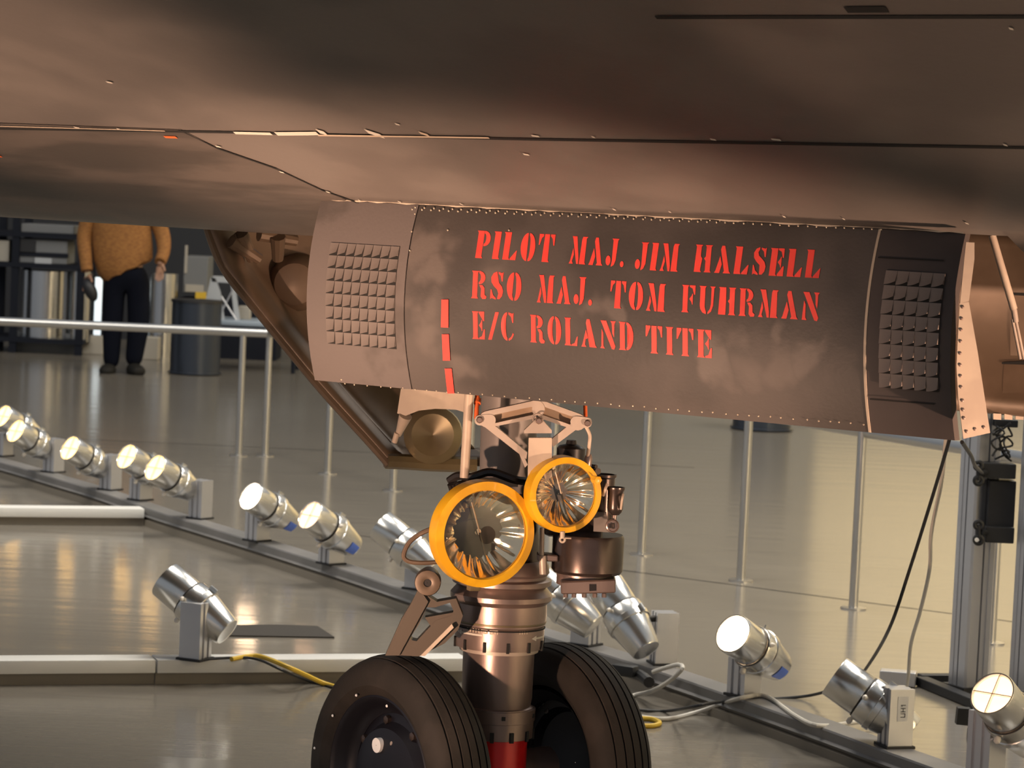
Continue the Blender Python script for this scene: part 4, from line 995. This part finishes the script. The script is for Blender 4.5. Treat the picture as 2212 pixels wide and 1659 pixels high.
# camera-side black clamp with strap by the right-edge spotlight
bm = NB(); Yk = F(2126, 1700).y+.05; wprism(bm, [P(x, y, Yk) for x, y in [(2070, 1530), (2098, 1532), (2108, 1570), (2066, 1565)]], Vector((0, .04, 0)))
tube(bm, spline([P(2094, 1572, Yk), P(2092, 1596, Yk), P(2094, 1612, Yk), P(2100, 1640, Yk), P(2108, 1690, Yk)], 4), .006)
tag(obj('power_adapter', bm, M['blackrub']), 'black power adapter with a lead beside the right-edge spotlight', 'adapter')

# ------------------------------------------------------------------ loose cables
def cable(name, pts, r, mt, label):
    bm = NB(); tube(bm, spline(pts, 8), r, 8); return tag(obj(name, bm, M[mt]), label, 'cable')
Y1 = 9.9
def onfl(x, y, z=.008): return F(x, y, z)
bl = F(1886, 1545, .02).y-.15
cable('cable', [P(2052, 940, 8.6), P(2048, 960, 8.6), P(2012, 1080, 8.8), P(1965, 1230, 9.0), P(1920, 1360, 9.2), P(1868, 1448, bl+.3), P(1840, 1475, bl+.35), P(1790, 1492, bl+.4)]+[onfl(x, y) for x, y in [(1730, 1505), (1600, 1514)]]+[F(x, y, TZ+.006) for x, y in [(1540, 1518), (1500, 1526)]]+[onfl(x, y) for x, y in [(1440, 1536), (1380, 1534), (1250, 1525)]], .0055, 'blackrub', 'black cable falling from the gear door to the floor and behind the tyre')
cable('cable', [P(2046, 940, 8.65), P(2042, 960, 8.65), P(2034, 1040, 8.8), P(2012, 1150, 9.0), P(2008, 1230, 9.2), P(1988, 1320, 9.6), P(1968, 1390, 9.9), P(1962, 1460, 10.2), F(1955, 1500, .01)], .006, 'cablew', 'pale cable hanging down in front of the rail beside the black one')
cable('cable', [onfl(1300, 1535), onfl(1380, 1548), onfl(1440, 1553), onfl(1500, 1540), F(1560, 1520, .05), F(1600, 1508, TZ+.008), F(1640, 1502, TZ+.008), F(1670, 1512, TZ+.006), F(1720, 1548, TZ+.006), F(1770, 1568, TZ+.006), F(1850, 1560, .03), F(1900, 1555, .02)], .008, 'cablew', 'white cable crossing the track beside the brightly lit right spotlight')
cable('cable', [onfl(1300, 1520), onfl(1370, 1502), F(1410, 1492, .05), F(1450, 1468, TZ+.01), P(1474, 1444, 10.6), P(1466, 1436, 10.7), P(1440, 1442, 10.75), F(1410, 1452, TZ+.01)], .008, 'cablew', 'white cable looping up beside the right tyre')
bm = NB(); tube(bm, spline([F(x, y, TZ+.006) for x, y in [(1360, 1452), (1385, 1460), (1402, 1474)]], 4), [.02]*9, 10); box(bm, frame(F(1350, 1448, TZ+.02), (1, -.6, 0), AZ), .09, .05, .04, .006)
tag(obj('plug_block', bm, M['blackrub']), 'black plug and grey connector lying on the track by the right tyre', 'plug')
cable('cable', [F(500, 1424, TZ+.006), F(540, 1417, TZ+.008), F(570, 1420, TZ+.008), F(620, 1440, TZ), F(660, 1458, .05), onfl(705, 1478), onfl(770, 1495)], .009, 'cabley', 'yellow cable draped over the foreground white beam')
cable('cable', [F(440, 1424, TZ+.005), F(500, 1421, TZ+.005), F(555, 1424, TZ+.005), F(610, 1448, .08), onfl(670, 1472), onfl(740, 1490)], .005, 'blackrub', 'thin black cable beside the yellow one on the white beam')
cable('cable', [onfl(1380, 1568), onfl(1410, 1568), onfl(1425, 1562), onfl(1410, 1554), onfl(1380, 1552)], .009, 'cabley', 'short yellow cable loop on the floor right of the tyres')
cable('cable', [P(2078, 955, 8.6), P(2098, 985, 8.9), P(2106, 1005, 9.3), P(2122, 1022, Yc-.06)], .006, 'blackrub', 'short black lead from the gear door to the black clamp')

# ------------------------------------------------------------------ background on the left
def skinned(name, verts, edges, radii, mt, parent, root=0, sub=2):
    me = bpy.data.meshes.new(name); me.from_pydata(verts, edges, []); o = link(name, me, parent); me.materials.append(M[mt])
    sk = o.modifiers.new('skin', 'SKIN'); sk.use_smooth_shade = True; ss = o.modifiers.new('sub', 'SUBSURF'); ss.levels = sub; ss.render_levels = sub
    for i, r in enumerate(radii):
        sv = me.skin_vertices[0].data[i]; sv.radius = r if isinstance(r, tuple) else (r, r); sv.use_root = (i == root)
    return o
fp = F(268, 806); YP = fp.y
def pp(x, y, dy=0): return P(x, y, YP+dy)
per = empty('person', fp, 'person in a rust brown top and dark trousers, legs visible under the aircraft', 'person')
pel = pp(273, 588); chest = pp(280, 490); neck = pp(285, 430); head = pp(287, 395)
V = [pel, chest, neck, head, pp(250, 600), pp(247, 700), pp(240, 792), pp(295, 600), pp(294, 700), pp(288, 792), pp(232, 440), pp(184, 510), pp(188, 590, -.1), pp(304, 440), pp(351, 510), pp(346, 575, -.2)]
E_ = [(0, 1), (1, 2), (2, 3), (0, 4), (4, 5), (5, 6), (0, 7), (7, 8), (8, 9), (1, 10), (10, 11), (11, 12), (1, 13), (13, 14), (14, 15)]
Rr = [.13, .14, .055, .09, .075, .055, .04, .075, .055, .04, .045, .04, .03, .045, .04, .03]
skinned('body', V, E_, Rr, 'flesh', per)
V = [pel, pp(247, 612), pp(243, 700), pp(240, 796), pp(299, 612), pp(300, 700), pp(287, 792), pp(276, 560)]
skinned('trousers', V, [(0, 1), (1, 2), (2, 3), (0, 4), (4, 5), (5, 6), (0, 7)], [(.16, .13), .115, .098, .072, .12, .105, .078, (.18, .13)], 'navy', per)
bm = NB(); rings = []
for lx, ly, rx, ry, dp in [(226, 608, 328, 560, .155), (212, 592, 330, 556, .165), (202, 560, 330, 535, .165), (199, 520, 328, 512, .16), (200, 480, 326, 478, .155), (206, 440, 320, 440, .14), (240, 418, 315, 418, .11), (268, 410, 303, 410, .07)]:
    l, r_ = pp(lx, ly), pp(rx, ry); c = (l+r_)/2; hx = (r_-l)/2
    rings.append([bm.verts.new(c+hx*cos(2*pi*k/28)+Vector((0, -dp*sin(2*pi*k/28), .012*sin(k*2.1)))) for k in range(28)])
for A_, B_ in zip(rings[:-1], rings[1:]):
    for k in range(28): bm.faces.new((A_[k], A_[(k+1) % 28], B_[(k+1) % 28], B_[k]))
bm.faces.new(rings[0]); bm.faces.new(rings[-1])
tube(bm, spline([pp(222, 432), pp(196, 465), pp(183, 510), pp(185, 555, -.06), pp(188, 585, -.1)], 5), [.085, .085, .08, .08, .078, .075, .075, .072, .07, .07, .068, .066, .064, .062, .06, .058, .056, .054, .053, .052, .05], 14)
tube(bm, spline([pp(306, 432), pp(332, 465), pp(350, 505), pp(354, 540, -.1), pp(346, 566, -.2)], 5), [.085, .085, .08, .08, .078, .075, .075, .072, .07, .07, .068, .066, .064, .062, .06, .058, .056, .054, .053, .052, .05], 14)
obj('sweater', bm, M['jacket'], per, sharp=60)
for x0, x1, dx in ((238, 226, -1), (286, 302, 1)):
    skinned('shoe', [P(x0, 798, YP+.04), P((x0+x1)/2, 800, YP-.10), P(x1, 803, YP-.22)], [(0, 1), (1, 2)], [(.075, .075), (.08, .062), (.065, .042)], 'shoe', per, 0, 2)
def hand(x, y, dy):
    w0 = pp(x, y, dy); vs = [w0, w0+Vector((0, -.01, -.08))]; es = [(0, 1)]; rr = [(.03, .022), (.038, .02)]
    for k in range(4):
        b = w0+Vector((-.027+.018*k, -.01, -.09)); i = len(vs); L = [.06, .075, .07, .055][k]
        vs += [b, b+Vector((0, -.012, -L*.6)), b+Vector((0, -.035, -L))]; es += [(1, i), (i, i+1), (i+1, i+2)]; rr += [.010, .009, .008]
    b = w0+Vector((.035, -.02, -.035)); i = len(vs); vs += [b, b+Vector((.015, -.03, -.035))]; es += [(0, i), (i, i+1)]; rr += [.011, .009]
    return skinned('hand', vs, es, rr, 'flesh', per, 0, 1)
hand(189, 592, -.1); hand(346, 568, -.2)
bm = NB(); bmesh.ops.create_uvsphere(bm, u_segments=20, v_segments=14, radius=1, matrix=Matrix.Translation(head+Vector((0, .01, .03))) @ Matrix.Diagonal((.10, .115, .12, 1))); obj('hair', bm, M['hair'], per)
bm = NB()
for dx in (-.032, .032): bmesh.ops.create_uvsphere(bm, u_segments=10, v_segments=8, radius=.012, matrix=Matrix.Translation(head+Vector((dx, -.105, .0))))
obj('eyes', bm, M['ink'], per)
bm = NB(); cyl(bm, head+Vector((0, -.095, .0)), head+Vector((0, -.125, -.04)), .008, .014, 10); obj('nose', bm, M['flesh'], per)
bm = NB(); bmesh.ops.create_uvsphere(bm, u_segments=20, v_segments=14, radius=1, matrix=frame(pp(195, 627, -.14), (.45, 0, -.9), (.2, -1, 0)) @ Matrix.Diagonal((.105, .055, .05, 1)))
torus(bm, zframe(pp(187, 606, -.14), (0, -1, 0)), .022, .006, 16, 6)
tag(obj('hand_bag', bm, M['boxd']), 'small glossy black pouch hanging from the hand of the person', 'bag')

def bgcyl(name, x0, x1, yb, yt, Y, mt, label, cat, extra=True, group=None):
    bx = (x0+x1)/2; b = P(bx, yb, Y); t = P(bx, yt, Y); r_ = (P(x1, yb, Y).x-P(x0, yb, Y).x)/2; Lz = t.z-b.z
    r = empty(name, b, label, cat, group)
    bm = NB(); lathe(bm, Matrix.Translation(b), [(r_, 0), (r_, Lz)], 40); obj('drum_wall', bm, M[mt], r)
    if extra:
        bm = NB(); lathe(bm, Matrix.Translation(b), [(r_*1.04, Lz-.012), (r_*1.04, Lz+.012), (r_*.9, Lz+.014)], 40); obj('lid', bm, M['bindark'], r)
        bm = NB(); lathe(bm, Matrix.Translation(b), [(r_*1.08, 0), (r_*1.08, .012), (r_, .016)], 40); obj('base_ring', bm, M['bin'], r)
    return r
Yk = F(420, 808).y
bgcyl('waste_bin', 366, 474, 806, 650, Yk, 'bin', 'slate grey round waste bin standing right of the person', 'bin', group='waste bins')
Y2 = F(1640, 928).y
bgcyl('waste_bin', 1582, 1708, 926, 745, Y2, 'bin', 'dark round waste bin whose base shows under the middle of the gear door', 'bin', group='waste bins')
YB_ = 28.6
def zfl(x, Y):  # pixel row of the floor at that depth
    lo = 500; hi = 1600
    for _ in range(40):
        mid = (lo+hi)/2
        if P(x, mid, Y).z > 0: lo = mid
        else: hi = mid
    return lo
# shelving rack
rk = empty('shelf_rack', (P(60, 760, YB_).x, YB_, 0), 'dark steel shelf rack standing behind the left barrier rail', 'shelf')
for x in (-30, 26, 168):
    p = P(x, 760, YB_)
    for dy in (0, .7):
        bm = NB(); wbox(bm, p.x-.035, p.x+.035, YB_+dy, YB_+dy+.07, 0, 2.1); obj('upright', bm, M['shelf'], rk, flat=True)
for y in (513, 579, 741):
    p, q = P(-40, y-8, YB_), P(180, y, YB_); bm = NB(); wbox(bm, p.x, q.x, YB_-.01, YB_+.76, q.z-.02, q.z+.025); obj('shelf_board', bm, M['shelf'], rk, flat=True)
def bgbox(name, x0, x1, y0, y1, Y, dp, mt, label, cat, snap=None, parts=()):
    p, q = P(x0, y1, Y), P(x1, y0, Y); z0 = p.z if snap is None else snap
    bm = NB(); wbox(bm, p.x, q.x, Y, Y+dp, z0, q.z, .006)
    r = empty(name, ((p.x+q.x)/2, Y, z0), label, cat); obj('body', bm, M[mt], r, flat=True)
    for nm, a, b, c, d, m_ in parts:
        u, v = P(a, d, Y), P(b, c, Y); bm = NB(); wbox(bm, u.x, v.x, Y-.015, Y, u.z, v.z, .002); obj(nm, bm, M[m_], r, flat=True)
    return r
sh = lambda y: P(180, y, YB_).z+.025
bgbox('storage_case', 38, 146, 520, 574, YB_+.05, .5, 'boxg', 'grey storage case with a label on the middle shelf of the rack', 'case', sh(579), [('label_panel', 75, 112, 558, 574, 'aframe'), ('dark_patch', 40, 78, 520, 546, 'boxd'), ('lid_line', 36, 148, 548, 552, 'shelf')])
bgbox('carton', 45, 160, 488, 508, YB_+.05, .4, 'boxg', 'grey carton on the top shelf just under the aircraft belly', 'carton', sh(513))
bgbox('carton', -30, 20, 520, 572, YB_+.05, .4, 'boxw', 'pale carton at the left end of the rack shelf', 'carton', sh(579))
bgbox('carton', 172, 222, 728, 749, YB_+.3, .3, 'boxw', 'pale carton low on the floor beside the trouser leg', 'carton', 0.0)
bgbox('carton', 302, 342, 730, 752, YB_-.1, .22, 'boxw', 'pale carton on the floor between the person and the waste bin', 'carton', 0.0)
bgbox('floor_crate', 26, 170, 722, 755, YB_+.2, .4, 'boxg', 'long grey crate under the lowest shelf of the rack', 'crate', 0.0)
bgcyl('steel_drum', 40, 150, 738, 584, YB_+.3, 'steel', 'large brushed steel drum on the bottom shelf of the rack', 'drum', False).location.z
bgcyl('steel_drum', 150, 196, 738, 586, YB_+.25, 'steel', 'narrow steel drum beside the large one on the rack', 'drum', False)
bgcyl('steel_drum', 318, 378, 786, 590, YB_+.4, 'steel', 'tall steel drum standing behind the person and the waste bin', 'drum', False)
YW = YB_+1.0
p, q = P(192, 750, YW), P(219, 600, YW); bm = NB(); wbox(bm, p.x, q.x, YW, YW+.1, 0, q.z, .01); lp = tag(obj('light_box', bm, emit('white_light_box', (.85, .95, 1.0), .9), flat=True), 'glowing white upright light box behind the hand of the person', 'light box')
# table with pale folding stand
tb = empty('bench', (P(520, 705, 27.4).x, 27.4, 0), 'blue grey bench carrying the pale folding stand', 'bench')
p, q = P(432, 710, 27.4), P(660, 700, 27.4); bm = NB(); wbox(bm, p.x, q.x, 27.4, 28.1, q.z-.045, q.z, .008); obj('bench_top', bm, M['bench'], tb)
for x in (q.x-.1, p.x+.06):
    for yy in (27.45, 28.02):
        bm = NB(); cyl(bm, (x, yy, 0), (x, yy, q.z-.04), .02); obj('leg', bm, M['shelf'], tb)
bz = q.z
st = empty('folding_stand', (P(510, 700, 27.6).x, 27.6, bz), 'pale grey folding stand with thin wire braces on the bench', 'stand')
def stpt(x, y, Y=27.6): return P(x, y, Y)
bm = NB(); wprism(bm, [stpt(*a) for a in [(432, 699), (487, 702), (476, 630), (466, 602), (456, 598)]], Vector((0, .02, 0))); obj('side_board', bm, M['aframe'], st, flat=True)
bm = NB(); wprism(bm, [stpt(*a) for a in [(456, 598), (505, 601), (507, 612), (458, 609)]], Vector((0, .3, 0))); obj('top_board', bm, M['aframe'], st, flat=True)
bm = NB(); wprism(bm, [stpt(*a) for a in [(498, 612), (507, 610), (520, 702), (508, 702)]], Vector((0, .02, 0))); obj('side_frame', bm, M['aframe'], st, flat=True)
bm = NB()
for a, b in [((470, 690), (506, 620)), ((512, 610), (566, 700)), ((478, 640), (516, 700))]: cyl(bm, stpt(*a), stpt(*b), .008, None, 6)
obj('wire_brace', bm, M['ext'], st)
bgbox('paint_pail', 514, 541, 662, 700, 27.75, .12, 'boxw', 'small cream pail standing beside the folding stand', 'pail', bz)
bgbox('equipment_case', 395, 450, 556, 632, YB_+.6, .5, 'boxg', 'dark grey case above the waste bin with a yellow corner', 'case', None, [('yellow_corner', 422, 446, 631, 645, 'cabley'), ('white_strap', 398, 406, 530, 590, 'boxw'), ('pale_base', 400, 440, 616, 630, 'boxw')])
p, q = P(378, 800, YB_+.5), P(600, 645, YB_+.5); bm = NB(); wbox(bm, p.x, q.x, YB_+.55, YB_+1.2, 0, P(400, 645, YB_+.55).z)
tag(obj('dark_cabinet', bm, M['shelf'], flat=True), 'low dark cabinet behind the waste bin and bench', 'cabinet')
